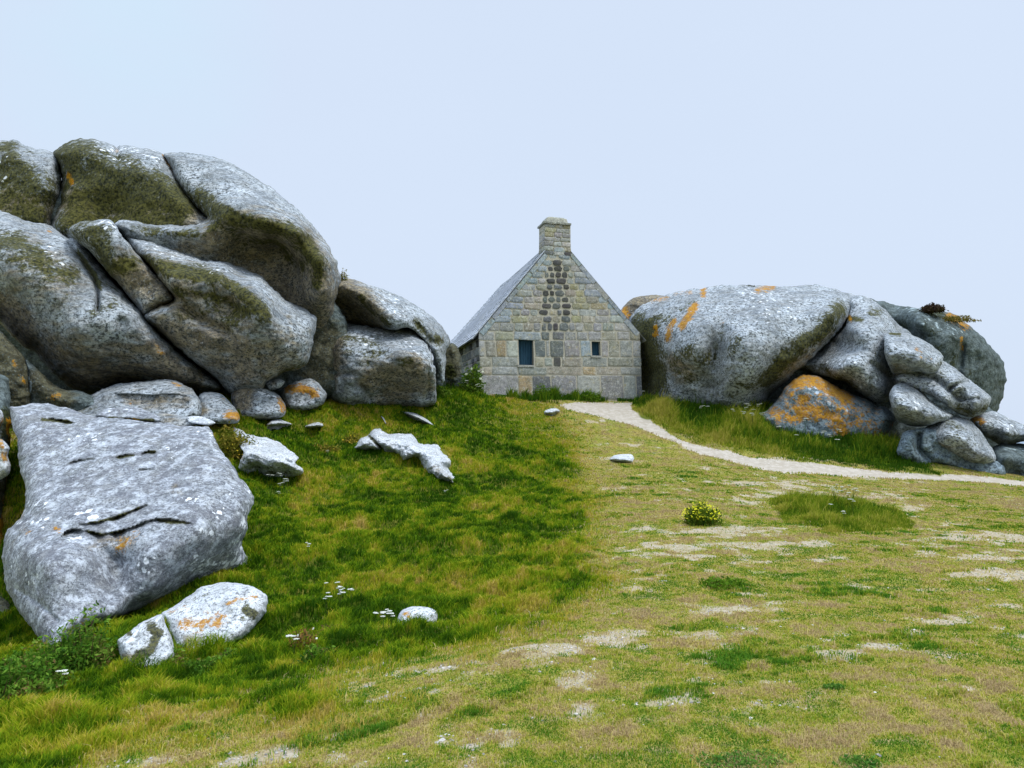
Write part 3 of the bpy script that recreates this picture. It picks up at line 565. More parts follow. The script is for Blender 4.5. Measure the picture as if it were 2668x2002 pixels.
rock('rock', 'yellow lichened rock with a pointed right end, rightmost at the foot of the left pile', Z1([(1518, 1500), (1560, 1458), (1610, 1440), (1675, 1424), (1715, 1445), (1745, 1480), (1768, 1515), (1740, 1570), (1640, 1600), (1550, 1590), (1525, 1540)]), lift=.9, base=Z1([(1650, 1560)])[0], ky=.008, wr=24, B=.4, T=.9, group=SB, cat='rock',
     ridges=[(Z1([(1550, 1500), (1640, 1480), (1740, 1500)]), .15, 18, 3)], patches=[('orange', Z1([(1560, 1480), (1640, 1480), (1710, 1510)]), 14, .95), ('orange', Z1([(1700, 1450)]), 10, .5)])
rock('rock', 'tiny pale rock wedged between the egg shaped and the yellow lichened rocks', Z1([(1438, 1450), (1470, 1434), (1510, 1428), (1540, 1442), (1512, 1475), (1460, 1485)]), Y0=16.6, wr=9, B=.15, T=.4, group=SB, cat='rock', patches=[('brown', Z1([(1480, 1450)]), 10, .5)])
# ---- the big foreground slab and its neighbours
rock('rock_slab', 'huge pale lichen blotched slab in the left foreground with two deep ledge cracks', Z6([(75, 345), (150, 330), (230, 308), (320, 303), (400, 312), (500, 338), (620, 372), (740, 405), (830, 398), (960, 415), (1100, 435), (1250, 452), (1400, 480), (1520, 488), (1630, 484), (1675, 530), (1700, 600), (1735, 680), (1800, 745), (1845, 810), (1885, 885), (1950, 960), (1998, 1040), (1992, 1100), (1950, 1200), (1945, 1290), (1915, 1370), (1902, 1440), (1935, 1500), (2005, 1552), (1970, 1640), (1800, 1720), (1560, 1790), (1300, 1850), (1100, 1930), (900, 1990), (700, 2060), (560, 2150), (480, 2290), (370, 2250), (290, 2130), (190, 1990), (100, 1860), (38, 1720), (18, 1560), (30, 1400), (65, 1295), (165, 1205), (205, 1100), (190, 950), (150, 800), (130, 600), (92, 480)]),
     Y0=7.75, wr=40, B=.35, T=3.5, mat=M_GRL, group=None, cat='rock slab', namp=.9, pk=.70, step=4,
     pts=Z6([(120, 360, 5.0), (400, 330, 5.3), (800, 410, 4.7), (1300, 470, 4.3), (1640, 500, 4.0), (300, 500, 4.2), (900, 600, 3.5), (1500, 700, 2.9), (200, 800, 3.1), (700, 850, 2.5), (1200, 900, 2.2), (1750, 900, 2.2), (1980, 1050, 2.3), (300, 1100, 1.75), (800, 1130, 1.35), (1300, 1120, 1.3), (1700, 1150, 1.5), (1930, 1300, 1.8),
             (120, 1300, 1.35), (400, 1290, .95), (800, 1300, .8), (1300, 1240, .85), (1600, 1300, .95), (1850, 1450, 1.9), (1990, 1560, 2.6), (60, 1560, .8), (250, 1500, .1), (500, 1500, -.1), (700, 1550, .1), (900, 1620, .6), (1100, 1550, .4), (1300, 1500, .5), (1600, 1600, 1.5), (150, 1800, .2), (400, 1800, -.5), (650, 1850, -.3), (900, 1880, -.1), (950, 1950, -.2), (1200, 1800, .5), (450, 2100, -.9), (250, 2000, -.4), (420, 2250, -1.1), (1560, 1760, 2.0), (1900, 1560, 2.4), (1250, 1880, 1.1), (1000, 1960, .5)]),
     ledges=[(Z6([(615, 1258), (760, 1243), (900, 1205), (1010, 1165), (1105, 1125), (1180, 1100)]), .12, 12), (Z6([(480, 1350), (530, 1310), (590, 1296), (660, 1305)]), .2, 12), (Z6([(660, 1300), (800, 1334), (920, 1315), (1050, 1275), (1150, 1238)]), .15, 14),
             (Z6([(1060, 1262), (1180, 1225), (1300, 1212), (1420, 1232), (1540, 1255)]), .12, 12), (Z6([(310, 425), (450, 432), (590, 462)]), .15, 9), (Z6([(905, 732), (980, 712), (1060, 710)]), .10, 6), (Z6([(1110, 705), (1160, 682), (1230, 690)]), .14, 7), (Z6([(520, 785), (640, 750), (750, 738)]), .10, 5), (Z6([(1080, 826), (1220, 818)]), .08, 5)],
     cracks=[(Z6([(560, 1320), (680, 1400), (800, 1480), (960, 1560), (900, 1720), (850, 1900)]), .09, 22), (Z7([(100, 330), (250, 420), (370, 540)]), .05, 8)],
     patches=[('moss_shade', Z6([(700, 1250), (900, 1212), (1090, 1130)]), 5, .8), ('moss_shade', Z6([(700, 1315), (800, 1340), (950, 1310)]), 6, .9), ('moss_shade', Z6([(1240, 1225), (1480, 1250)]), 5, .8), ('moss_shade', Z6([(330, 432), (560, 455)]), 5, .9), ('moss_shade', Z6([(930, 730), (1050, 712)]), 4, .9), ('moss_shade', Z6([(1140, 692), (1210, 690)]), 5, .9), ('moss_shade', Z6([(500, 1335), (600, 1305)]), 6, .6),
              ('orange', Z6([(440, 1290), (460, 1300)]), 9, .85), ('orange', Z6([(190, 1290), (220, 1330)]), 13, .45), ('orange', Z6([(900, 1380), (1080, 1350), (920, 1460)]), 17, .55), ('orange', Z6([(150, 1200), (170, 1130)]), 10, .7), ('orange', Z6([(1620, 580), (1620, 610)]), 8, .35), ('brown', Z6([(780, 1390), (1000, 1420)]), 22, .5), ('brown', Z6([(1350, 950), (1420, 1000)]), 12, .35),
              ('white', Z6([(1150, 1560), (1150, 1610)]), 20, 1.0), ('white', Z6([(1560, 1590), (1800, 1560), (1920, 1540)]), 24, .95), ('white', Z6([(1580, 1300), (1650, 1330)]), 15, .95), ('white', Z6([(1350, 690)]), 15, .9), ('white', Z6([(1480, 1060), (1530, 1080)]), 14, .9), ('white', Z6([(1700, 1180), (1770, 1130)]), 14, .9), ('white', Z6([(620, 1170), (740, 1190)]), 16, .75),
              ('white', Z6([(560, 600), (760, 580)]), 18, .65), ('white', Z6([(1930, 1180), (1880, 1350), (1900, 1450)]), 16, .75), ('white', Z6([(1820, 990)]), 9, .9), ('white', Z6([(160, 1220), (350, 1240)]), 18, .6), ('white', Z6([(250, 1080), (350, 1100)]), 14, .6), ('white', Z6([(520, 1360), (640, 1380)]), 12, .8), ('white', Z6([(1540, 520), (1690, 560)]), 16, .6), ('white', Z7([(900, 330)]), 9, .8), ('white', Z7([(120, 200), (200, 260)]), 22, .5),
              ('white', Z6([(1850, 760), (1970, 1010)]), 4, 1.0)])
rock('rock', 'thin pale lens of rock capping the top edge of the big slab', Z6([(755, 402), (790, 370), (840, 348), (950, 337), (1080, 340), (1160, 368), (1225, 395), (1265, 430), (1240, 455), (1100, 445), (1000, 430), (850, 432)]), Y0=10.95, ky=.010, wr=10, B=.2, T=.8, mat=M_GRL, group=SB, cat='rock', step=3,
     patches=[('moss_shade', Z6([(860, 425), (1200, 440)]), 5, .9), ('orange', Z6([(950, 428), (1100, 438)]), 4, .7), ('white', Z6([(850, 360), (1100, 350)]), 8, .5)])
rock('rock', 'flat brownish grey rock behind the top right corner of the big slab', Z6([(1190, 385), (1300, 385), (1400, 400), (1500, 425), (1540, 470), (1420, 500), (1250, 480)]), Y0=11.35, ky=.010, wr=14, B=.2, T=.8, group=SB, cat='rock', patches=[('brown', Z6([(1350, 430)]), 40, .4)])
rock('rock', 'small flat white rock above the top right corner of the big slab', Z6([(1465, 418), (1520, 405), (1590, 410), (1650, 432), (1695, 460), (1640, 480), (1560, 470), (1490, 455)]), Y0=11.2, ky=.015, wr=10, B=.12, T=.4, mat=M_GRW, group=SB, cat='rock')
rock('rock', 'upper of two white lichened rocks cut by the left picture edge beside the slab', Z6([(-120, 350), (0, 355), (28, 400), (22, 460), (-10, 500), (-120, 520)]), Y0=11.9, wr=16, B=.2, T=1, mat=M_GRW, cat='rock', patches=[('orange', Z6([(0, 480), (20, 440)]), 9, .7)])
rock('rock', 'lower of two white lichened rocks cut by the left picture edge beside the slab', Z6([(-120, 600), (0, 590), (50, 620), (78, 660), (62, 720), (86, 800), (62, 870), (0, 905), (-120, 960)]), Y0=10.4, wr=18, B=.2, T=1, mat=M_GRW, cat='rock', patches=[('orange', Z6([(40, 740), (0, 610)]), 11, .85)])
rock('boulder', 'brown and orange boulder behind the left edge of the big slab, in its shade', Z7([(-200, -1040), (-60, -1060), (60, -1000), (60, -500), (25, -200), (30, 100), (35, 280), (90, 420), (170, 560), (300, 720), (360, 820), (200, 900), (60, 960), (-200, 960)]), Y0=8.3, ky=.0058, wr=30, B=.5, T=2, mat=M_GRD, cat='boulder',
     patches=[('moss_shade', Z6([(60, 400), (110, 700), (140, 950)]), 26, .8), ('brown', Z6([(80, 1050), (40, 1000)]), 50, .8), ('orange', Z6([(0, 1250), (20, 1350), (0, 1500)]), 24, .95), ('orange', Z6([(60, 1150), (90, 760), (110, 620), (70, 450)]), 12, .9), ('brown', Z7([(60, 350), (150, 600)]), 60, .8), ('orange', Z7([(0, 720), (60, 800)]), 20, .7), ('orange', Z6([(130, 1200)]), 14, .7)])
rock('rock', 'bluish grey stone poking out above the brambles at the lower left', Z7([(-30, 860), (30, 800), (100, 780), (180, 782), (200, 830), (180, 900), (80, 930), (-30, 930)]), Y0=7.3, wr=14, B=.12, T=.4, mat=M_GRG, cat='rock')
# ---- outcrops on the green slope
rock('rock', 'white jagged outcrop just right of the big slab', Z8([(130, 312), (175, 318), (215, 345), (262, 362), (300, 372), (350, 375), (390, 392), (430, 412), (480, 450), (522, 492), (515, 522), (552, 572), (500, 610), (380, 625), (250, 610), (170, 560), (180, 500), (195, 450), (150, 385)]), Y0=13.3, ky=.0, rough=.10, wr=14, B=.16, T=1.2, mat=M_GRW, group=OC, cat='rock',
     pts=Z8([(150, 330, 1.5), (300, 385, 1.2), (450, 440, 1.05), (250, 470, .2), (400, 500, .1), (500, 520, .25), (280, 560, .45), (450, 575, .5), (540, 575, .4)]), cracks=[(Z8([(200, 440), (340, 460), (480, 520)]), .12, 5), (Z8([(300, 400), (420, 440)]), .06, 5)],
     patches=[('moss_shade', Z8([(200, 520), (330, 560), (460, 580)]), 16, .45), ('orange', Z8([(170, 440), (190, 500)]), 7, .5)], jag=2)
rock('rock', 'long zigzag white outcrop in the middle of the green slope', Z8([(855, 428), (880, 395), (905, 370), (950, 352), (975, 325), (1003, 310), (1030, 325), (1062, 345), (1130, 344), (1200, 350), (1235, 385), (1262, 412), (1300, 412), (1358, 420), (1385, 450), (1420, 485), (1446, 515), (1420, 545), (1435, 575), (1470, 612), (1466, 655), (1400, 645), (1345, 610), (1285, 565), (1230, 500), (1155, 512), (1115, 478), (1040, 462), (950, 448), (880, 448)]), drape=1.3, rough=.16, wr=22, T=.5, mat=M_GRW, group=OC, cat='rock',
     cracks=[(Z8([(945, 360), (985, 400), (1030, 440)]), .2, 5), (Z8([(1250, 415), (1290, 440)]), .1, 5), (Z8([(1100, 420), (1200, 450)]), .08, 6)], ridges=[(Z8([(900, 400), (1010, 340), (1120, 370), (1250, 440), (1350, 440), (1400, 520)]), .25, 14, 2)],
     patches=[('moss_shade', Z8([(950, 360), (1030, 440)]), 4, .9), ('brown', Z8([(1340, 560), (1420, 620)]), 14, .35), ('moss_shade', Z8([(1430, 610), (1460, 640)]), 6, .6)], jag=2)
rock('rock', 'thin white sliver of rock above the zigzag outcrop', Z8([(1148, 214), (1220, 222), (1290, 256), (1337, 298), (1285, 286), (1205, 250)]), drape=.9, rough=.1, wr=8, T=.2, mat=M_GRW, group=OC, cat='rock')
rock('rock', 'small white stone alone in the grass left of the zigzag outcrop', Z8([(565, 303), (600, 285), (640, 276), (676, 288), (672, 308), (600, 313)]), drape=.8, rough=.1, wr=8, T=.2, mat=M_GRW, group=OC, cat='rock')
rock('rock', 'low white stone lying just under the egg shaped rock', Z8([(335, 290), (360, 265), (400, 257), (440, 270), (485, 290), (400, 302), (340, 302)]), drape=.8, rough=.1, wr=8, T=.2, mat=M_GRW, group=OC, cat='rock', patches=[('brown', Z8([(350, 285)]), 8, .5)])
rock('rock', 'tiny upright white splinter of stone above the zigzag outcrop', Z8([(1018, 240), (1035, 245), (1062, 292), (1044, 288)]), drape=.7, wr=6, T=.12, mat=M_GRW, group=OC, cat='rock', step=2)
rock('rock', 'small white stone in the grass at the top of the slope, before the house', Z8([(2000, 212), (2035, 196), (2075, 195), (2095, 212), (2050, 232), (2010, 230)]), drape=.7, wr=8, T=.15, mat=M_GRW, group=OC, cat='rock')
rock('rock', 'oval pale rock with orange lichen alone at the bottom of the green slope', Z8([(1118, 1475), (1128, 1430), (1155, 1400), (1215, 1385), (1290, 1388), (1345, 1405), (1362, 1440), (1345, 1490), (1250, 1540), (1150, 1540)]), Y0=7.1, ky=.004, rough=.03, wr=22, B=.14, T=.4, mat=M_GRW, group=OC, cat='rock',
     patches=[('orange', Z8([(1170, 1430), (1200, 1460), (1240, 1470)]), 12, .75), ('moss_shade', Z8([(1320, 1440)]), 12, .4)])
rock('rock', 'little white stone in the dry grass below the path', Z9([(325, 345), (345, 328), (380, 321), (425, 320), (440, 338), (428, 360), (375, 358), (340, 352)]), drape=.7, rough=.12, wr=10, T=.2, mat=M_GRW, cat='rock')
rock('rock', 'orange blotched dome shaped rock in the left foreground below the slab', Z7([(1035, 500), (1070, 470), (1120, 440), (1200, 380), (1290, 315), (1400, 295), (1500, 295), (1590, 308), (1665, 342), (1715, 388), (1705, 470), (1650, 550), (1570, 640), (1400, 740), (1250, 780), (1140, 740), (1085, 640)]), Y0=6.75, ky=.004, rough=.035, wr=46, B=.3, T=1.0, mat=M_GRW, group=None, cat='rock', step=4,
     patches=[('orange', Z7([(1170, 560), (1280, 560), (1400, 530)]), 24, .72), ('orange', Z7([(1250, 590)]), 26, .6), ('orange', Z7([(1080, 480), (1180, 440)]), 9, .55), ('orange', Z7([(1440, 430), (1520, 400), (1640, 380)]), 7, .6), ('moss_shade', Z7([(1580, 470), (1620, 490)]), 13, .9), ('moss_shade', Z7([(1250, 400), (1330, 370)]), 8, .5), ('moss_shade', Z7([(1560, 530)]), 12, .6), ('brown', Z7([(1200, 660), (1400, 660)]), 20, .4)])
rock('rock', 'white patched broken rock leaning on the orange blotched one, with dark lichen', Z7([(755, 665), (800, 625), (850, 590), (900, 550), (960, 520), (1036, 492), (1062, 560), (1100, 650), (1120, 760), (1050, 830), (950, 880), (840, 860), (775, 780)]), Y0=6.3, ky=.003, rough=.05, wr=26, B=.22, T=.8, mat=M_GRW, group=None, cat='rock', step=3.5,
     patches=[('moss_shade', Z7([(960, 570), (1010, 620), (960, 720), (870, 780)]), 15, .85), ('moss_shade', Z7([(830, 620)]), 9, .8), ('brown', Z7([(820, 770), (900, 800)]), 18, .7), ('white', Z7([(880, 640), (800, 680)]), 26, .8)])

# ---- right outcrop
rock('boulder', 'brown rounded rock peeping up between the house roof and the right outcrop', Z4([(0, 380), (45, 330), (95, 272), (150, 230), (225, 213), (330, 208), (420, 225), (440, 300), (300, 420), (100, 460)]), Y0=27.5, wr=36, B=.8, T=1.5, group=RB, patches=[('brown', Z4([(160, 270), (280, 250)]), 26, .95), ('orange', Z4([(90, 330), (110, 370)]), 14, .9)])
rock('boulder', 'huge whale backed grey boulder right of the house, with orange streaks', Z4([(125, 400), (160, 350), (220, 290), (300, 248), (400, 212), (500, 182), (620, 163), (720, 148), (820, 134), (1000, 131), (1150, 134), (1250, 134), (1400, 141), (1550, 130), (1680, 146), (1811, 180), (1900, 215), (1850, 350), (1811, 430), (1700, 560), (1560, 700), (1450, 800), (1350, 880), (1250, 970), (1180, 1060), (1100, 1160), (800, 1160), (500, 1150), (200, 1150), (150, 1000), (150, 600)]) ,
     Y0=21.1, wr=43, B=.8, T=5, group=RB,
     pts=Z4([(160, 380, 3.2), (400, 230, 3.0), (800, 150, 2.6), (1200, 150, 2.6), (1600, 160, 2.6), (1850, 230, 2.2), (200, 600, 3.2), (300, 800, 3.0), (420, 500, 1.6), (440, 700, 1.4), (600, 450, .8), (620, 700, .5), (700, 600, .3), (800, 620, .55), (900, 600, .0), (1000, 450, .3), (1000, 800, .0), (1200, 300, 1.0), (1400, 400, .6), (1600, 350, .8), (1720, 330, .5), (1600, 480, .4), (1400, 620, .2), (1250, 760, .1), (1150, 880, .2), (1330, 800, .3), (1550, 620, .4), (1760, 430, .7), (1100, 1040, .9), (900, 1000, .5), (700, 900, .9), (500, 950, 1.6), (200, 1050, 3.4), (1200, 980, 1.2)]),
     cracks=[(Z4([(850, 500), (815, 580), (795, 700), (780, 800), (765, 920)]), .38, 24), (Z4([(800, 640), (792, 700), (780, 800)]), .2, 4), (Z4([(440, 590), (480, 540), (540, 500)]), .12, 12)],
     patches=[('moss_shade', Z4([(1770, 330), (1640, 490), (1450, 610), (1320, 740), (1200, 880)]), 26, .85), ('moss_shade', Z4([(480, 720), (620, 680), (720, 700)]), 36, .5), ('moss_shade', Z4([(860, 560), (1000, 620), (900, 750)]), 44, .4), ('moss_shade', Z4([(260, 700), (500, 850), (800, 880), (1050, 930)]), 50, .42), ('moss_shade', Z4([(220, 480), (290, 700), (300, 950)]), 46, .9), ('brown', Z4([(480, 750), (560, 800)]), 36, .5), ('brown', Z4([(1300, 830), (1500, 680), (1700, 500)]), 14, .5),  # the dark stroke down the left end is painted shade beside the house
              ('orange', Z4([(640, 290), (590, 370), (530, 450)]), 12, 1.0), ('orange', Z4([(470, 410), (430, 480), (430, 560)]), 10, .85), ('orange', Z4([(330, 460), (320, 520)]), 9, .85), ('orange', Z4([(700, 170), (700, 210)]), 11, .9), ('orange', Z4([(480, 200), (600, 190)]), 9, .55), ('orange', Z4([(1130, 175), (1250, 145)]), 11, .8), ('orange', Z4([(1170, 240)]), 16, .4), ('orange', Z4([(860, 430)]), 12, .35), ('orange', Z4([(300, 250), (420, 230)]), 8, .7),
              ('moss_shade', Z4([(180, 400), (330, 380), (420, 400), (600, 270)]), 16, .45), ('white', Z4([(1100, 230), (1300, 350)]), 60, .4)])
rock('boulder', 'smooth limb like boulder draped from the whale backed one over the orange rock', Z5([(380, 235), (410, 205), (480, 192), (570, 222), (650, 290), (720, 362), (780, 420), (850, 470), (900, 560), (900, 700), (800, 800), (740, 860), (700, 950), (640, 975), (590, 968), (530, 940), (440, 875), (350, 810), (200, 775), (60, 735), (-60, 740), (60, 660), (200, 580), (300, 500), (360, 430), (385, 370), (400, 300)]),
     Y0=20.7, wr=40, B=.8, T=3.5, group=RB,
     pts=Z5([(430, 215, 2.2), (560, 240, 2.0), (760, 420, 1.6), (450, 320, 1.6), (550, 380, .9), (430, 430, .6), (560, 500, .2), (640, 560, .5), (300, 600, 1.3), (200, 640, 1.6), (400, 560, 1.0), (400, 670, -.1), (500, 650, 0), (600, 720, .2), (520, 780, -.1), (620, 860, .0), (300, 720, .4), (420, 800, .4), (560, 920, .4), (100, 710, 1.6), (-20, 730, 1.8), (680, 760, .9)]),
     cracks=[(Z5([(560, 690), (640, 740), (700, 800)]), .2, 9), (Z5([(400, 400), (500, 390)]), .15, 9), (Z5([(555, 800), (560, 900)]), .1, 6)],
     patches=[('moss_shade', Z5([(560, 310), (610, 320)]), 16, .6), ('moss_shade', Z5([(200, 720), (330, 790), (450, 860)]), 15, .6), ('moss_shade', Z5([(400, 360), (490, 370)]), 9, .8), ('orange', Z5([(395, 345), (410, 370)]), 6, .9), ('moss_shade', Z5([(600, 640), (640, 600)]), 18, .4), ('white', Z5([(260, 640), (450, 730), (550, 820)]), 26, .5)])
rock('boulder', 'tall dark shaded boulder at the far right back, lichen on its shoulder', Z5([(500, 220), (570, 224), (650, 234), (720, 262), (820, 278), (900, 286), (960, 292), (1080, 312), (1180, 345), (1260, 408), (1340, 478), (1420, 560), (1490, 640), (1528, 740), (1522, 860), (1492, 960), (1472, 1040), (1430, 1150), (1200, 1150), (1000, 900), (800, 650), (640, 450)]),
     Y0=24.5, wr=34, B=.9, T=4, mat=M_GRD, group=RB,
     pts=Z5([(560, 230, .6), (720, 280, 1.6), (880, 295, .4), (1000, 300, .6), (1200, 370, .8), (700, 350, 1.3), (820, 450, 1.2), (880, 400, -.1), (1050, 500, -.3), (1200, 450, 0), (1230, 600, .1), (1300, 500, .2), (1450, 700, .7), (1500, 850, 1.1), (1350, 800, .5), (1200, 900, .3), (1000, 700, .0)]),
     cracks=[(Z5([(1215, 560), (1205, 700), (1190, 780)]), .3, 8)],
     patches=[('orange', Z5([(1130, 340), (1200, 380), (1240, 410)]), 18, .75), ('orange', Z5([(1215, 500), (1215, 580)]), 8, .7), ('moss_shade', Z5([(960, 300), (1090, 350)]), 14, .7), ('moss_shade', Z5([(900, 400), (1000, 550), (1350, 850), (1450, 950)]), 50, .35), ('white', Z5([(1000, 400), (1150, 450)]), 30, .5), ('white', Z5([(760, 270), (900, 300)]), 8, .8)])
rock('boulder', 'angular pale block lying on the right outcrop, its right end pointing down', Z5([(655, 480), (690, 464), (760, 464), (820, 464), (900, 500), (1000, 558), (1058, 605), (1078, 645), (1060, 700), (1030, 745), (960, 760), (880, 750), (790, 790), (720, 760), (680, 690), (655, 610), (650, 530)]), Y0=19.5, rough=.09, wr=20, B=.45, T=2, group=RB,
     pts=Z5([(700, 480, 1.0), (900, 520, .9), (1050, 620, .7), (680, 600, .1), (800, 640, -.1), (900, 680, -.15), (1030, 700, .1), (750, 720, .6), (900, 740, .5)]), patches=[('moss_shade', Z5([(700, 465), (760, 475)]), 8, .8), ('moss_shade', Z5([(1050, 690)]), 10, .5), ('orange', Z5([(880, 580), (940, 640), (980, 660)]), 9, .5), ('brown', Z5([(740, 740), (800, 780)]), 20, .5)])
rock('boulder', 'snout shaped ledged boulder pointing right, under the angular block', Z5([(1030, 650), (1085, 665), (1160, 718), (1250, 790), (1330, 848), (1400, 908), (1425, 942), (1410, 990), (1370, 1045), (1300, 1068), (1240, 1068), (1170, 1040), (1120, 1005), (1060, 960), (1000, 920), (900, 880), (790, 830), (740, 800), (780, 740), (880, 740), (980, 740)]), Y0=19.6, rough=.09, wr=22, B=.5, T=2, group=RB,
     pts=Z5([(1080, 690, .9), (1250, 810, .7), (1400, 930, .3), (850, 800, .5), (1000, 850, .3), (1120, 880, .1), (1180, 900, .4), (1120, 940, -.1), (1300, 960, -.2), (1250, 1030, .4), (1100, 800, .3), (1200, 840, -.1), (950, 790, .4)]),
     cracks=[(Z5([(1130, 860), (1180, 835), (1260, 820)]), .3, 6), (Z5([(1120, 885), (1200, 945), (1330, 940)]), .18, 5), (Z5([(900, 770), (1020, 800), (1110, 870)]), .25, 9)], patches=[('moss_shade', Z5([(1180, 1010), (1300, 1040), (1380, 1000)]), 12, .7), ('moss_shade', Z5([(1060, 780), (1100, 800)]), 12, .5), ('white', Z5([(1180, 870), (1280, 930)]), 14, .6)])
rock('boulder', 'smooth oval boulder hanging over the right end of the orange rock', Z5([(688, 905), (715, 850), (760, 828), (810, 825), (860, 838), (920, 872), (980, 945), (1060, 1005), (1150, 1060), (1120, 1090), (1040, 1112), (960, 1135), (890, 1140), (800, 1125), (730, 1070), (700, 985)]), Y0=19.0, rough=.09, wr=24, B=.5, T=1.8, group=RB,
     pts=Z5([(800, 840, .8), (950, 930, .7), (1130, 1060, .5), (750, 950, .0), (850, 1030, -.15), (960, 1080, -.1), (800, 1080, .4), (900, 1120, .5)]), patches=[('orange', Z5([(870, 860)]), 7, .5), ('moss_shade', Z5([(740, 1030), (850, 1090)]), 14, .45), ('white', Z5([(800, 960), (920, 1040)]), 26, .4)])
rock('boulder', 'rounded grey boulder at the right base, with a mossy crown', Z5([(870, 1180), (940, 1150), (1010, 1115), (1050, 1085), (1120, 1068), (1200, 1068), (1260, 1090), (1310, 1135), (1365, 1200), (1412, 1270), (1448, 1335), (1450, 1395), (1380, 1412), (1280, 1408), (1150, 1400), (1040, 1360), (960, 1310), (900, 1250)]), Y0=18.9, rough=.09, wr=30, B=.6, T=2, group=RB,
     pts=Z5([(1000, 1140, .6), (1200, 1090, .7), (1380, 1230, .6), (950, 1230, .4), (1100, 1220, -.1), (1250, 1230, -.2), (1350, 1320, -.1), (1050, 1320, .5), (1200, 1380, .4)]), patches=[('moss_shade', Z5([(1120, 1140), (1180, 1170)]), 26, .5), ('brown', Z5([(980, 1250), (1100, 1350)]), 24, .45)])
rock('boulder', 'low bluish base slab under the rounded grey boulder at the right', Z5([(745, 1345), (765, 1260), (790, 1185), (850, 1160), (960, 1150), (1100, 1200), (1280, 1330), (1440, 1385), (1520, 1430), (1500, 1560), (1300, 1590), (1100, 1580), (960, 1540), (860, 1440)]), Y0=19.25, rough=.09, wr=30, B=.4, T=1.5, group=RB, mat=M_GRG, kx=.001, cracks=[(Z5([(900, 1200), (900, 1300), (1000, 1400), (1150, 1450)]), .3, 8)])
rock('boulder', 'orange and white lichen covered rock in the flowering bank at the right', Z4([(1130, 1200), (1200, 1120), (1270, 1040), (1340, 950), (1420, 870), (1500, 835), (1600, 850), (1811, 960), (1960, 1020), (2060, 1070), (2160, 1100), (2200, 1200), (2130, 1330), (1900, 1420), (1600, 1400), (1300, 1330)]), Y0=20.5, wr=37, B=1.1, T=2.5, mat=M_GRG, group=RB, ky=.004,
     ridges=[(Z4([(1420, 960), (1600, 1000), (1800, 1100), (1950, 1180)]), .25, 36, 8)],
     patches=[('orange', Z4([(1420, 900), (1520, 880), (1640, 910), (1760, 980), (1820, 1020)]), 26, .95), ('orange', Z4([(1500, 1050), (1480, 1150), (1620, 1120), (1760, 1200), (1800, 1290)]), 30, .85), ('orange', Z5([(760, 1140), (750, 1300)]), 22, 1.0), ('orange', Z5([(300, 1000), (520, 1150), (700, 1250)]), 40, .6), ('orange', Z4([(1250, 1130), (1360, 1180), (1450, 1180)]), 22, .8), ('orange', Z4([(1380, 950), (1450, 1060), (1650, 1050), (1900, 1150), (2000, 1230)]), 60, .62), ('orange', Z5([(420, 1250), (600, 1200)]), 26, .6),
              ('white', Z4([(1570, 940), (1660, 960), (1700, 1080), (1720, 1160)]), 20, .85), ('white', Z5([(200, 960), (280, 1060), (400, 1060)]), 16, .85), ('white', Z5([(400, 1200), (480, 1240)]), 14, .7)])
rock('boulder', 'pale flat topped rock stepping down to the right picture edge', Z5([(1270, 1095), (1330, 1060), (1390, 1035), (1450, 1032), (1550, 1078), (1660, 1128), (1800, 1190), (1800, 1250), (1700, 1240), (1600, 1262), (1500, 1275), (1400, 1220), (1330, 1160)]), Y0=20.3, rough=.09, wr=22, B=.5, T=2, group=RB,
     pts=Z5([(1420, 1045, .8), (1600, 1120, .7), (1400, 1110, 0), (1550, 1180, -.1), (1700, 1200, 0), (1450, 1220, .6), (1600, 1250, .4)]), patches=[('orange', Z5([(1300, 1085), (1350, 1100)]), 13, .95), ('moss_shade', Z5([(1520, 1200), (1640, 1210)]), 10, .5), ('white', Z5([(1450, 1080), (1600, 1150)]), 22, .5)])
rock('boulder', 'dark low boulder at the right picture edge, beside the path', Z5([(1430, 1300), (1500, 1262), (1600, 1258), (1700, 1272), (1850, 1310), (1900, 1560), (1700, 1600), (1520, 1570), (1470, 1500), (1440, 1400)]), Y0=19.6, wr=26, B=.6, T=2, group=RB, mat=M_GRD,
     pts=Z5([(1550, 1280, .8), (1700, 1290, .8), (1550, 1340, .1), (1750, 1380, 0), (1600, 1480, .4)]), patches=[('white', Z5([(1500, 1290), (1650, 1300)]), 9, .6)])
rock('boulder', 'shaded rock filling the dark core of the right outcrop', Z5([(-250, 900), (100, 500), (380, 330), (600, 400), (1000, 640), (1400, 1000), (1560, 1150), (1560, 1380), (900, 1400), (200, 1250), (-250, 1150)]), Y0=23.6, wr=30, B=.5, T=2, group=RB, mat=M_GRD)

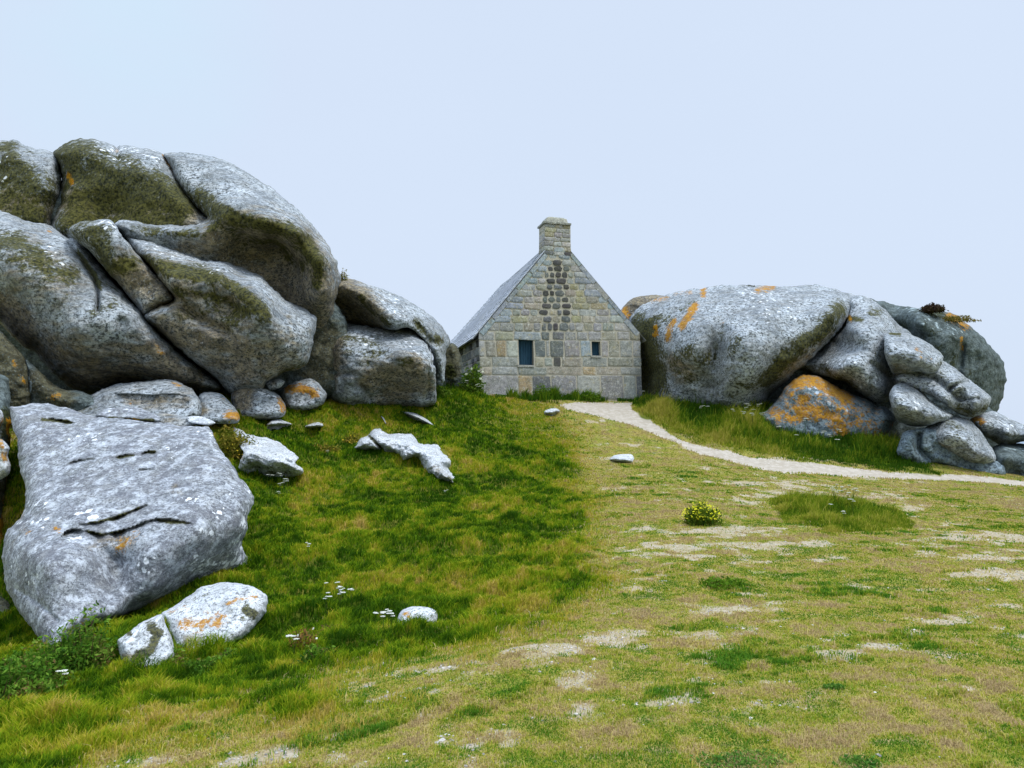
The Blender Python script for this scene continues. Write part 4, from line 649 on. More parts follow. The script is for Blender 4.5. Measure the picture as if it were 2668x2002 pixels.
# ------------------------------------------------------------------ the stone house
def stone_mat(name, mortar=False):
    m = NM(name, .93)
    at = m.attr('tone'); n1 = m.noise(9, 6, .7); n2 = m.noise(34, 5, .7); n3 = m.noise(2.2, 4)
    if mortar: col = m.mix(m.rng(n2, .35, .65), (.34, .32, .25), (.54, .51, .42))
    else:
        lum = m.n('ShaderNodeSeparateColor'); m.l(at.outputs['Color'], lum.inputs[0]); lit = m.rng(lum.outputs[1], .10, .26, .12, 1)
        F_ = lambda v, x, y, k: m.math('MULTIPLY', m.rng(v, x, y, 0, k), lit)
        col = m.mix(m.rng(n1, .32, .68, 0, .6), at.outputs['Color'], m.mix(1.0, at.outputs['Color'], (.5, .52, .55), 'MULTIPLY'))
        col = m.mix(m.rng(m.noise(6, 8, .8), .48, .60, 0, .45), col, (.12, .125, .10)); col = m.mix(m.rng(n2, .52, .62, 0, .5), col, (.06, .065, .05)); col = m.mix(F_(m.noise(22, 5, .7), .56, .63, .6), col, (.66, .66, .56))
        col = m.mix(F_(m.noise(4, 8, .8), .54, .64, .5), col, (.42, .34, .12)); col = m.mix(F_(m.noise(7, 8, .8, m.mapped((1.1, .9, 1.3), (1, 2, 0))), .53, .63, .6), col, (.62, .64, .60)); col = m.mix(m.rng(n3, .5, .7, 0, .3), col, (.14, .16, .12))
    b = m.bump(n1, .6, .02); b = m.bump(n2, .5, .008, b); return m.done(col, b)
M_ST = stone_mat('dressed_granite'); M_MO = stone_mat('lime_mortar', True)
def wood_mat():
    m = NM('weathered_blue_wood', .7); n = m.noise(14, 6, .7, m.mapped((1, 1, .08))); n2 = m.noise(60, 4, .6, m.mapped((1, 1, .1)))
    return m.done(m.mix(n2, m.mix(n, (.012, .04, .07), (.05, .14, .22)), (.01, .02, .03)), m.bump(n, .4, .005))
M_WD = wood_mat()
def slate_mat():
    m = NM('old_grey_roof_stone', .85); n = m.noise(3.5, 7, .7, m.mapped((1, 1, 1))); n2 = m.noise(28, 5, .7); n3 = m.noise(1.2, 5, .6)
    at = m.attr('tone')
    col = m.mix(m.rng(n, .35, .65, 0, .6), at.outputs['Color'], (.40, .44, .50)); col = m.mix(m.rng(n2, .52, .62, 0, .5), col, (.12, .13, .14))
    col = m.mix(m.rng(n3, .52, .66, 0, .5), col, (.30, .32, .30)); col = m.mix(m.rng(m.noise(7, 6, .7), .6, .66, 0, .7), col, (.34, .30, .16))
    return m.done(col, m.bump(n2, .5, .01))
M_SL = slate_mat()
# facade frame solved from its corners
LE = P(*D_([(1034.5, 718)])[0][:2], 23.0)
dirn = Vector((1, .28, 0)).normalized()         # along the gable wall, left to right
back = Vector((-dirn.y, dirn.x, 0))              # towards the rear of the house
HO = Vector((LE[0], LE[1], 0))
def on_wall(px, py, off=0.0):                    # pixel -> (s, z) on the gable plane pushed back by off
    o = HO + back*off; dx, dy, dz = [float(v) for v in ray(px, py)]
    n = back; t = (o.dot(n) - 0)/(dx*n.x+dy*n.y); p = Vector((dx*t, dy*t, EYE+dz*t))
    return (p-o).dot(dirn), p.z
W0 = lambda q: on_wall(*Z3([q])[0][:2])
_, eL = W0((297, 1018)); wR, eR = W0((1560, 1025)); apx, apz = W0((918, 262))
bL, zb = W0((312, 1500)); bR, _ = W0((1578, 1500)); ZB = 2.15; HL = 6.9
house = empty('stone_house', (HO.x, HO.y, ZB), math.atan2(dirn.y, dirn.x))
tag(house, 'old granite cottage with a tall chimney gable, wedged between two boulder piles', 'house')
def hobj(name, V, F, mat, parent=None, tone=None, smooth=False, label=None):
    V = np.array(V, float)-np.array([0, 0, ZB])
    o = mesh_obj(name, V, F, mat, smooth=smooth, cols={'tone': tone} if tone is not None else None)
    o.parent = parent or house
    if label: o['label'] = label
    return o
# local coords: x along the gable, y to the rear, z up (world height)
def lean(s, z):        # the flanks lean out a little to the ground
    k = (z-eL)/(zb-eL); return s + (bL*k*(1-s/wR) + (bR-wR)*k*(s/wR) if k > 0 else 0)
w1 = [W0((603, 1075)), W0((722, 1278))]; w2 = [W0((1180, 1075)), W0((1250, 1203))]
wins = [(w1[0][0], w1[1][0], w1[1][1], w1[0][1]), (w2[0][0], w2[1][0], w2[1][1], w2[0][1])]
def build_wall():
    xs = [0, wins[0][0], wins[0][1], wins[1][0], wins[1][1], wR]; zs = [ZB-.3, wins[0][2], wins[1][2], (wins[0][3]+wins[1][3])/2, min(eL, eR)]
    V, F, ix = [], [], {}
    def v(x, y, z):
        k = (round(x, 4), round(y, 4), round(z, 4))
        if k not in ix: ix[k] = len(V); V.append((lean(x, z) if y < 1 else x, y, z))
        return ix[k]
    hz = zs[3]
    for i in range(5):
        for j in range(4):
            if i == 1 and j in (1, 2): continue
            if i == 3 and j == 2: continue
            F.append([v(xs[i], 0, zs[j]), v(xs[i+1], 0, zs[j]), v(xs[i+1], 0, zs[j+1]), v(xs[i], 0, zs[j+1])])
    top = [v(x, 0, zs[4]) for x in xs]
    F.append(top + [v(wR, 0, eR), v(apx, 0, apz), v(0, 0, eL)] if eR > zs[4]+1e-3 else top+[v(apx, 0, apz), v(0, 0, eL)])
    dp = .30
    for (a, b, lo, hi), jj in zip(wins, ((1, 2, 3), (2, 3))):
        hi = zs[3]; lev = [zs[k] for k in jj]; lo = lev[0]
        for k in range(len(lev)-1):
            F.append([v(a, 0, lev[k]), v(a, 0, lev[k+1]), v(a, dp, lev[k+1]), v(a, dp, lev[k])]); F.append([v(b, 0, lev[k+1]), v(b, 0, lev[k]), v(b, dp, lev[k]), v(b, dp, lev[k+1])])
        F.append([v(a, 0, lo), v(a, dp, lo), v(b, dp, lo), v(b, 0, lo)]); F.append([v(a, 0, hi), v(b, 0, hi), v(b, dp, hi), v(a, dp, hi)])
    V2 = len(V)
    # sides and rear
    sd = [(0, .0, ZB-.3), (0, HL, ZB-.3), (0, HL, eL), (0, .0, eL)]
    F.append([v(0, 0, z) for z in zs] + ([v(0, 0, eL)] if eL > zs[4]+1e-3 else []) + [v(0, HL, eL), v(0, HL, ZB-.3)])
    F.append([v(wR, HL, ZB-.3), v(wR, HL, eR)] + ([v(wR, 0, eR)] if eR > zs[4]+1e-3 else []) + [v(wR, 0, z) for z in zs[::-1]])
    F.append([v(wR, HL, ZB-.3), v(0, HL, ZB-.3), v(0, HL, eL), v(apx, HL, apz-.25), v(wR, HL, eR)])
    clean = []
    for f in F:
        g_ = [q for i_, q in enumerate(f) if q != f[i_-1]]; clean.append(g_)
    return hobj('wall', V, clean, M_MO)
build_wall()
def facet_stone(V, F, T, x0, x1, z0, z1, y0, d, tone, r, side=None):
    """one block with rounded, uneven outline standing d proud of plane y0"""
    b = len(V); w_, h_ = x1-x0, z1-z0; n = 12; cx, cz = (x0+x1)/2, (z0+z1)/2
    c = min(r, w_*.3, h_*.4)
    pts = []
    for (sx, sz) in ((-1, -1), (1, -1), (1, 1), (-1, 1)):
        for a in ((.0, 1.0), (.3, .3), (1.0, .0)):
            k = a if (sx*sz > 0) else a[::-1]
            pts.append((cx+sx*(w_/2-c*k[0]), cz+sz*(h_/2-c*k[1])))
    # order around
    pts.sort(key=lambda p: math.atan2((p[1]-cz)/h_, (p[0]-cx)/w_))
    j = min(.016, h_*.085)
    pts = [(p[0]+random.uniform(-j, j), p[1]+random.uniform(-j, j)) for p in pts]
    e = min(.022, h_*.12)
    def emit(x, y, z):
        V.append((lean(x, z) if side is None else x, y, z) if side is None else side(x, y, z)); T.append((*tone, 1))
    for p in pts: emit(p[0], y0+.01, p[1])
    for p in pts: emit(p[0]+(cx-p[0])*e/w_*.6, y0-d*.7, p[1]+(cz-p[1])*e/h_*.6)
    for p in pts: emit(p[0]+(cx-p[0])*min(.5, 2.2*e/w_*2), y0-d, p[1]+(cz-p[1])*min(.5, 2.2*e/h_*2))
    m_ = len(pts)
    for k in range(2):
        for i in range(m_):
            q = (i+1) % m_; F.append([b+k*m_+i, b+k*m_+q, b+(k+1)*m_+q, b+(k+1)*m_+i])
    F.append([b+2*m_+i for i in range(m_)])
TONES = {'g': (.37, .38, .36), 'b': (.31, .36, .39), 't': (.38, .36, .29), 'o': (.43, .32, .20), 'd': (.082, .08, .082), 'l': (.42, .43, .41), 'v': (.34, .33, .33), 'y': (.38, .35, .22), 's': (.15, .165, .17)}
def tone(c):
    t = TONES[c]; k = 1.12*random.uniform(.82, 1.15); return tuple(min(.9, v*k*random.uniform(.95, 1.05)) for v in t)
ROWS = [ # zoom rows (top, bottom), stones as x edges with a tone letter after each
 (1355, 1540, [300, 'l', 592, 'o', 702, 's', 850, 'v', 1052, 'g', 1240, 'v', 1422, 'g', 1522, 's', 1578]),
 (1288, 1350, [300, 't', 385, 'l', 592, 'g', 820, 't', 1100, 'o', 1210, 't', 1402, 'g', 1575]),
 (1212, 1284, [300, 't', 385, 'l', 598, None, 728, 't', 800, 'g', 870, 'd', 938, 't', 1100, 'g', 1300, 't', 1502, 'g', 1572]),
 (1080, 1208, [298, 'g', 340, 't', 425, 'o', 508, 'l', 598, None, 728, 's', 816, 'g', 850, 's', 962, 'v', 1088, 'b', 1174, None, 1254, 'g', 1312, 't', 1400, 'v', 1502, 'g', 1568]),
 (1010, 1076, [296, 'g', 420, 't', 568, 'b', 785, 's', 852, 'd', 872, 's', 968, 'v', 1062, 'g', 1152, 'v', 1262, 't', 1380, 'g', 1480, 't', 1562]),
]
def build_stones():
    V, F, T = [], [], []
    for z_t, z_b, st in ROWS:
        for i in range(0, len(st)-2, 2):
            if st[i+1] is None: continue
            xa, xb = st[i]+(4 if i else 0), st[i+2]-4
            if xb-xa < 14: continue
            # large blocks: some rows split once more
            s0, zz0 = W0((xa, z_b-2)); s1, zz1 = W0((xb, z_t+2))
            g = .004
            if i == 0: s0 = -.012
            if i+2 >= len(st)-1: s1 = wR+.012
            facet_stone(V, F, T, s0+g, s1-g, zz0+g, zz1-g, 0, random.uniform(.012, .026), tone(st[i+1]), .03)
    # the gable above the eaves
    ytop = 1004; hs = [62, 50, 46, 44, 46, 46, 42, 42, 44, 44, 42, 44, 44, 40, 40, 36, 40]
    for h in hs:
        yb = ytop; yt = ytop-h; ytop = yt-5
        if yt < 292: break
        xl = 300 + (1015-yt)*.865; xr = 1556-(1022-yt)*.862      # verge lines at the row's top edge
        xlb = 300 + (1015-yb)*.865; xrb = 1556-(1022-yb)*.862
        x = xl; first = True
        while x < xr-20:
            wd = random.uniform(50, 150) if not 690 < x < 1010 else random.uniform(40, 86)
            if first: wd = random.uniform(90, 170) if yt > 500 else 80
            nx = min(x+wd, xr)
            if xr-nx < 45: nx = xr
            mid = (x+nx)/2; core = abs(mid-(900-(yb-600)*.03)) < 70+(yb-400)*.08
            if first or nx >= xr: c = random.choice('bbgl')
            elif core and random.random() < .88 and 400 < yb: c = random.choice('dddss')
            elif 720 < yb < 840 and mid > 960: c = random.choice('yoyt')
            else: c = random.choice('ggtvlyggvt')
            s0, zz0 = W0((x+3, yb)); s1, zz1 = W0((nx-3, yt))
            if nx-x > 20:
                hh = (zz1-zz0)
                g_ = random.uniform(.006, .022) if core else random.uniform(0, .01)
                facet_stone(V, F, T, s0+g_*.6, s1-g_*.6, zz0+g_, zz1-g_, 0, random.uniform(.012, .034)*(1.3 if core else 1), tone(c), .09 if core else .055)
            x = nx; first = False
    # gable copings: long slabs laid along both slopes, flush with the wall
    for sgn, e0, x_e in ((1, eL, 0.0), (-1, eR, wR)):
        L_ = math.hypot(apx-x_e, apz-e0); ux, uz = (apx-x_e)/L_, (apz-e0)/L_; t = 0
        while t < L_-.85:
            ln = random.uniform(.45, .95); t2 = min(t+ln, L_-.6); b = len(V); c = tone(random.choice('bbbg')); wd = random.uniform(.13, .2)
            for (tt, ww, d_) in ((t+.01, .0, .01), (t2-.01, .0, .01), (t2-.01, wd, .01), (t+.01, wd, .01), (t+.02, .01, -.034), (t2-.02, .01, -.034), (t2-.025, wd-.02, -.032), (t+.025, wd-.02, -.032)):
                nx_, nz_ = uz*sgn, -ux*sgn
                V.append((x_e+ux*tt+nx_*ww, d_, e0+uz*tt+nz_*ww)); T.append((*c, 1))
            o4 = [b, b+1, b+2, b+3]; F.append([b+4, b+5, b+6, b+7] if sgn > 0 else [b+7, b+6, b+5, b+4])
            for i in range(4): F.append([b+i, b+(i+1) % 4, b+4+(i+1) % 4, b+4+i])
            t = t2
    # left flank: darker stone tones paint in its deep shade
    z = ZB
    while z < eL-.1:
        h = random.uniform(.16, .3); y = .05
        while y < HL-.2:
            ln = random.uniform(.3, .8)
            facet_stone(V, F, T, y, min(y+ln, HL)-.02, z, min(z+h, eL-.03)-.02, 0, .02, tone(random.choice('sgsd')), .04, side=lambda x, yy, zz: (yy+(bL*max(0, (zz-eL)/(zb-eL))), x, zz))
            y += ln
        z += h
    return hobj('stonework', V, F, M_ST, tone=T)
build_stones()
def build_roof():
    V, F, T = [], [], []
    # each slope a bed plus overlapping courses of stone slates
    for (ex, ez, sg) in ((0, eL, -1), (wR, eR, 1)):
        rx, rz = apx, apz; L_ = math.hypot(rx-ex, rz-ez); ux, uz = (rx-ex)/L_, (rz-ez)/L_; nx, nz = (-uz, ux) if sg < 0 else (uz, ux)
        b = len(V); t0, t1 = -.28, L_
        for y in (.02, HL+.1):
            sag = -.0 if y < 1 else -.22
            for (t, o_) in ((t0, .0), (t1, .0), (t1, .03), (t0, .03)):
                V.append((ex+ux*t+nx*o_, y, ez+uz*t+nz*o_+sag*(t/L_ if t > 0 else 0))); T.append((.2, .22, .25, 1))
        F += [[b, b+1, b+2, b+3], [b+4, b+7, b+6, b+5]] + [[b+i, b+4+i, b+4+(i+1) % 4, b+(i+1) % 4] for i in range(4)]
        t = t0-.02; row = 0
        while t < t1-.05:
            rh = .19; y = -.03 - random.uniform(0, .01)
            while y < HL+.1:
                wd = random.uniform(.16, .34); y2 = min(y+wd, HL+.14); g = .006
                c = random.uniform(.44, .62); col = (c*.95, c*1.02, c*1.14, 1)
                lf = random.uniform(.0, .012); sag = lambda yy, tt: -.22*min(1, max(0, yy/HL))*max(0, tt)/L_ - .05*math.sin(math.pi*max(0, min(1, yy/HL)))
                tb = t+random.uniform(-.015, .015); te = min(t+rh+.07, L_+.02); b = len(V)
                for yy in (y+g, y2-g):
                    for (tt, o_) in ((tb, .034), (te, .033), (te, .047), (tb, .064+lf)):
                        V.append((ex+ux*tt+nx*o_, yy, ez+uz*tt+nz*o_+sag(yy, tt))); T.append(col)
                F += [[b, b+1, b+2, b+3], [b+4, b+7, b+6, b+5]] + [[b+i, b+4+i, b+4+(i+1) % 4, b+(i+1) % 4] for i in range(4)]
                y = y2
            t += rh; row += 1
    o = hobj('roof', V, F, M_SL, tone=T)
    import bmesh
    bm = bmesh.new(); bm.from_mesh(o.data); bmesh.ops.recalc_face_normals(bm, faces=bm.faces); bm.to_mesh(o.data); bm.free()
    return o
roof = build_roof()
def build_chimney():
    (xa, za), (xb, zb_) = W0((806, 400)), W0((1020, 392)); (xc, zc), (xd, _) = W0((812, 160)), W0((1008, 160)); _, ztop = W0((900, 112))
    V, F, T = [], [], []; dep = .62; yf = -.035
    def box(x0, x1, y0, y1, z0, z1, c, tx=0.0):
        b = len(V)
        for z, k in ((z0, 0), (z1, tx)):
            V.extend([(x0+k, y0+k*.5, z), (x1-k, y0+k*.5, z), (x1-k, y1-k*.5, z), (x0+k, y1-k*.5, z)]); T.extend([(*c, 1)]*4)
        F.extend([[b+3, b+2, b+1, b], [b+4, b+5, b+6, b+7]] + [[b+i, b+(i+1) % 4, b+4+(i+1) % 4, b+4+i] for i in range(4)])
    box(xa+.02, xb-.02, yf+.02, yf+dep-.02, za-.2, zc-.02, (.40, .36, .27), .0)
    core = hobj('chimney', V, F, M_MO)
    V, F, T = [], [], []
    z = za-.02; courses = [.14, .15, .17, .13, .16, .15, .12]; k = 0
    H_ = zc-z; courses = [c*H_/sum(courses) for c in courses]
    for c in courses:
        f_ = (z-za)/(zc-za); l_, r_ = xa+(xc-xa)*f_, xb+(xd-xb)*f_
        n = random.choice((2, 3, 3)); ed = [l_] + sorted(l_+(r_-l_)*(i+random.uniform(-.2, .2))/n for i in range(1, n)) + [r_]
        for i in range(n):
            cc = tone('s' if k == 0 and i == 0 else ('d' if k == 0 and i == n-1 else random.choice('gtvlyg')))
            facet_stone(V, F, T, ed[i]+.008, ed[i+1]-.008, z+.008, z+c-.008, yf+.015, .02, cc, .03, side=lambda x, y, z_: (x, y, z_))
        for i in range(2):    # left flank
            a, b_ = yf+i*dep/2+.01, yf+(i+1)*dep/2-.01
            facet_stone(V, F, T, a, b_, z+.008, z+c-.008, 0, .02, tone(random.choice('gtlv')), .03, side=lambda x, y, z_, l_=l_: (y+l_+.018, x, z_))
            facet_stone(V, F, T, a, b_, z+.008, z+c-.008, 0, .02, tone(random.choice('gtlv')), .03, side=lambda x, y, z_, r_=r_: (r_-.018-y, x, z_))
        z += c; k += 1
    hobj('stonework', V, F, M_ST, parent=core, tone=T)
    V, F, T = [], [], []
    box(xc-.05, xd+.03, yf-.05, yf+dep+.04, zc-.005, zc+.055, (.30, .31, .27))
    box(xc+.03, xd-.05, yf+.02, yf+dep-.04, zc+.057, ztop-.02, (.50, .50, .43), .05)
    box(xc+.10, xd-.12, yf+.08, yf+dep-.1, ztop-.018, ztop+.03, (.46, .47, .40), .06)
    hobj('cap', V, F, M_ST, parent=core, tone=T)
build_chimney()
for (a, b, lo, hi), n_, nm in zip(wins, (5, 3), ('larger square', 'smaller narrow')):
    wo = mesh_obj('window', [], [], None); wo.parent = house
    V, F = [], []
    def bx(V, F, x0, x1, y0, y1, z0, z1):
        k = len(V); V.extend([(x, y, z) for z in (z0, z1) for (x, y) in ((x0, y0), (x1, y0), (x1, y1), (x0, y1))])
        F.extend([[k+3, k+2, k+1, k], [k+4, k+5, k+6, k+7]] + [[k+i, k+(i+1) % 4, k+4+(i+1) % 4, k+4+i] for i in range(4)])
    hi = (wins[0][3]+wins[1][3])/2 if n_ else hi
    # frame
    t = .035; y0, y1 = .13, .20
    bx(V, F, a+.003, a+t, y0, y1, lo+.003, hi-.003); bx(V, F, b-t, b-.003, y0, y1, lo+.003, hi-.003); bx(V, F, a+t+.001, b-t-.001, y0, y1, hi-t, hi-.003); bx(V, F, a+t+.001, b-t-.001, y0, y1, lo+.003, lo+t)
    me = wo.data; me.from_pydata([(p[0], p[1], p[2]-ZB) for p in V], [], F); me.materials.append(M_WD)
    wo['label'] = nm + ' window closed by a blue plank shutter'
    V, F = [], []; n = n_; ww = (b-a-2*t-.01)/n
    for i in range(n):
        dy = random.uniform(0, .008); bx(V, F, a+t+.005+i*ww+.004, a+t+.005+(i+1)*ww-.004, .145+dy, .175+dy, lo+t+.004, hi-t-.004)
    bx(V, F, a+t+.003, b-t-.003, .19, .197, lo+t+.002, hi-t-.002)
    hobj('shutter', V, F, M_WD, parent=wo)
    V, F = [], []; bx(V, F, a-.03, b+.03, -.045, .12, lo-.05, lo+.012)
    hobj('sill', V, F, M_ST, parent=wo, tone=[(.42, .42, .38, 1)]*8)

# ------------------------------------------------------------------ vegetation
def leaf_mat(name, rough=.75, trans=.35):
    m = NM(name, rough); at = m.attr('tint'); m.l(at.outputs['Color'], m.b.inputs['Base Color'])
    tr = m.n('ShaderNodeBsdfTranslucent'); m.l(at.outputs['Color'], tr.inputs['Color'])
    mixs = m.n('ShaderNodeMixShader'); mixs.inputs[0].default_value = trans
    o = [n for n in m.t.nodes if n.type == 'OUTPUT_MATERIAL'][0]
    m.l(m.b.outputs[0], mixs.inputs[1]); m.l(tr.outputs[0], mixs.inputs[2]); m.l(mixs.outputs[0], o.inputs['Surface'])
    return m.m
M_LF = leaf_mat('grass_and_leaves')
def blades(name, x, y, z, h, wd, col, lean, origin=None, parent=None, tipc=None):
    n = len(x); th = rng.uniform(0, 2*np.pi, n); ld = rng.uniform(0, 2*np.pi, n)
    lx = np.cos(ld)*lean*h*rng.uniform(.2, 1, n)+.10*h; ly = np.sin(ld)*lean*h*rng.uniform(.2, 1, n)
    wx, wy = np.cos(th)*wd/2, np.sin(th)*wd/2
    V = np.empty((n, 5, 3), np.float32); zb = z-.02
    V[:, 0] = np.stack([x-wx, y-wy, zb], 1); V[:, 1] = np.stack([x+wx, y+wy, zb], 1)
    V[:, 2] = np.stack([x+wx*.75+lx*.35, y+wy*.75+ly*.35, z+h*.58], 1); V[:, 3] = np.stack([x-wx*.75+lx*.35, y-wy*.75+ly*.35, z+h*.58], 1)
    V[:, 4] = np.stack([x+lx, y+ly, z+h*np.clip(1-.25*lean, .4, 1)], 1)
    b = np.arange(n)[:, None]*5
    F = np.concatenate([b+np.array([[0, 1, 2]]), b+np.array([[0, 2, 3]]), b+np.array([[3, 2, 4]])], 1).reshape(-1, 3)
    Cc = np.ones((n, 5, 4), np.float32); Cc[:, :, :3] = col[:, None, :]
    Cc[:, 4, :3] = col*1.15+np.array([.03, .022, 0]) if tipc is None else tipc
    return mesh_obj(name, V.reshape(-1, 3), F, M_LF, parent, origin, smooth=False, cols={'tint': Cc.reshape(-1, 4)}, tri=True)
def palette(t, cols):
    cols = np.array(cols); t = np.clip(t, 0, .9999)*(len(cols)-1); i = t.astype(int); f = (t-i)[:, None]
    return cols[i]*(1-f)+cols[i+1]*f
def sample_polar(n, r0, r1, p=.6, a0=-38, a1=38):
    u = rng.uniform(0, 1, n); e = 1-p; r = (r0**e+u*(r1**e-r0**e))**(1/e); a = np.radians(rng.uniform(a0, a1, n))
    return np.sin(a)*r, np.cos(a)*r
OUTC = [o for o in ()]
KEEP_OFF = [Z8([(860, 428), (905, 370), (975, 325), (1003, 310), (1062, 345), (1130, 344), (1200, 350), (1262, 412), (1358, 420), (1446, 515), (1435, 575), (1466, 650), (1345, 610), (1230, 495), (1115, 470), (950, 442)]),
            Z8([(1155, 217), (1220, 224), (1290, 258), (1330, 292), (1285, 284), (1205, 248)]), Z8([(570, 302), (640, 277), (674, 290), (670, 308)]), Z8([(340, 290), (400, 258), (475, 288), (400, 300)]),
            Z9([(330, 345), (380, 322), (425, 321), (438, 340), (428, 358)]), Z8([(2003, 212), (2040, 197), (2090, 210), (2050, 230)])]
STRAW = Z7([(1000, 1000, 60, 1), (940, 1010, 70, .8), (1400, 870, 70, .8), (1330, 920, 60, .7), (300, 1200, 130, .9), (120, 1220, 120, .8), (450, 1280, 90, .8), (820, 1070, 70, .9), (1600, 740, 60, .8), (1650, 770, 50, .5), (700, 620, 50, 1), (660, 700, 50, .9), (1020, 1180, 90, .5)]) \
      + Z8([(890, 900, 45, 1), (580, 950, 60, .8), (1420, 470, 40, .7), (300, 1100, 50, .6), (500, 1560, 60, .9), (420, 1340, 50, .6), (1330, 520, 60, .4), (680, 420, 40, .7), (1750, 150, 90, .4), (750, 1500, 90, .5), (900, 1330, 90, .3), (1100, 1160, 80, .3)])
GREENB = Z8([(1350, 750, 130, 1), (1700, 380, 160, .9), (500, 1010, 60, .7), (640, 1160, 90, 1), (800, 1080, 80, .8), (330, 740, 90, .9), (1500, 900, 120, .7), (1800, 560, 140, .9), (1850, 760, 130, .8), (640, 1400, 110, .9), (1120, 760, 70, .6), (820, 850, 40, .7), (1700, 1200, 100, .6), (1550, 1390, 90, .7), (900, 1400, 90, .5), (1900, 1030, 90, .8), (1150, 1480, 60, .7)])
EDGE = [(Z7([(450, 640), (650, 510), (950, 410), (1230, 270), (1400, 180), (1630, 150)]), 26, .5), (Z7([(780, 780), (940, 850), (1150, 780), (1400, 690), (1640, 560)]), 34, .9), (Z8([(180, 560), (380, 600), (560, 590)]), 16, .5), (Z8([(1130, 1500), (1250, 1510), (1360, 1460)]), 18, .8),
        (Z8([(880, 450), (1100, 480), (1230, 510), (1340, 620)]), 14, .45), (Z1([(1300, 1640), (1560, 1590), (1800, 1570), (2100, 1560)]), 16, .35), (Z2([(1100, 1560), (1500, 1480), (1900, 1500)]), 22, .9)]
def blob(px, py, lst):
    r = np.zeros_like(px)
    for a, b, rad, s in lst:
        rad *= .42; r = np.maximum(r, s*np.exp(-((px-a)**2+((py-b)*1.5)**2)/(rad*rad)))
    return r
def grass_fields():
    x, y = sample_polar(1500000, 2.9, 25.5, .55); z0 = g_base(x, y); px, py, lu, ba, pa, tu, hg, br = zones(x, y, z0)
    vis = (px > -60) & (px < 2730) & (py < 2060); x, y, z0, px, py, lu, ba, pa, tu, hg, br = [a[vis] for a in (x, y, z0, px, py, lu, ba, pa, tu, hg, br)]
    z = z0+g_bumps(x, y, lu, ba, tu); n = len(x); rnd = rng.uniform(0, 1, n)
    off = np.zeros(n, bool)
    for k in KEEP_OFF: off |= inside(px, py, k)
    c = (HO+dirn*2.6+back*3.2); loc = (x-HO.x)*dirn.x+(y-HO.y)*dirn.y; dep = (x-HO.x)*back.x+(y-HO.y)*back.y
    off |= (loc > -.1) & (loc < 5.8) & (dep > -.03)
    dist = np.hypot(x, y); A = fbm(x*.8, y*.8, 0, 61, 3); Bn = fbm(x*3.3, y*3.3, 0, 62, 4); T = fbm(x*1.5, y*1.9, 0, 3, 4); E = fbm(x*9, y*9, 0, 64, 3)
    edge = np.zeros(n)
    for pl, rad, s in EDGE:
        m_ = (px > min(q[0] for q in pl)-80) & (px < max(q[0] for q in pl)+80); edge[m_] = np.maximum(edge[m_], s*np.exp(-(seg_dist(px[m_], py[m_], pl)/rad)**2))
    st = blob(px, py, STRAW); gb = blob(px, py, GREENB)
    out = {}
    # --- long green grass of the slope
    k = (rnd < lu*1.0) & ~off & (ba < .3) & (rng.uniform(0, 1, n) < .85); 
    h = (.05+.055*np.clip(T+.35, 0, 1)+.03*np.clip(Bn+.3, 0, 1)+.16*edge+.06*st)*rng.uniform(.6, 1.25, n)*(.55+.45*sstep(.25, .9, lu))
    t = .40+.50*A+.50*Bn+.50*E+.15*rng.standard_normal(n)+.45*st-.30*gb-.10*edge + .50*(1-sstep(.25, .95, lu))
    PL = [(.028, .085, .003), (.065, .16, .004), (.14, .25, .006), (.25, .33, .010), (.39, .37, .022), (.46, .36, .06), (.52, .39, .11)]
    wd = np.clip(.0011*dist, .004, .022)
    o = blades('slope_grass', x[k], y[k], z[k], h[k], wd[k], palette(t[k]*.85, PL), .75*np.ones(k.sum()), origin=(-1, 8, 0)); tag(o, 'long tussocky green grass covering the slope left of the trodden turf', 'grass', kind='stuff')
    # --- short dry turf
    pf = np.clip(pa*1.2, 0, 1); k = (rnd > lu*1.0) & ~off & (ba < .4) & (rng.uniform(0, 1, n) > pf) & (rng.uniform(0, 1, n) > br*.93) & (hg < .5)
    C2 = fbm(x*5.5, y*5.5, 0, 71, 4); v_ = y+np.maximum(4-x, 0)**2/12; C3 = fbm(x*.8+3, v_*2.4, 0, 72, 5); C4 = fbm(x*1.9, v_*4.2, 0, 75, 5)
    weed = sstep(.18, .34, C4)*sstep(-.1, .2, A)
    h = (.010+.012*np.clip(C2+.4, 0, 1.2)+.026*weed+.03*(rng.uniform(0, 1, n) > .985))*rng.uniform(.5, 1.5, n)*(1+.9*lu)
    t = .42+.60*C3+.95*C2+.35*fbm(x*14, y*14, 0, 77, 2)+.22*rng.standard_normal(n)+.12-.26*weed
    PT = [(.07, .19, .012), (.15, .26, .015), (.25, .32, .022), (.37, .37, .04), (.47, .41, .09), (.58, .48, .20), (.44, .33, .17)]
    # far trodden slope is browner
    t = t + .10*sstep(9, 16, dist)
    o = blades('dry_turf', x[k], y[k], z[k], h[k], np.clip(.0012*dist[k], .004, .02), palette(t[k], PT), 1.3*np.ones(k.sum()), origin=(2, 6, 0)); tag(o, 'short worn yellow and green turf on the trodden ground at the right', 'grass', kind='stuff')
grass_fields()
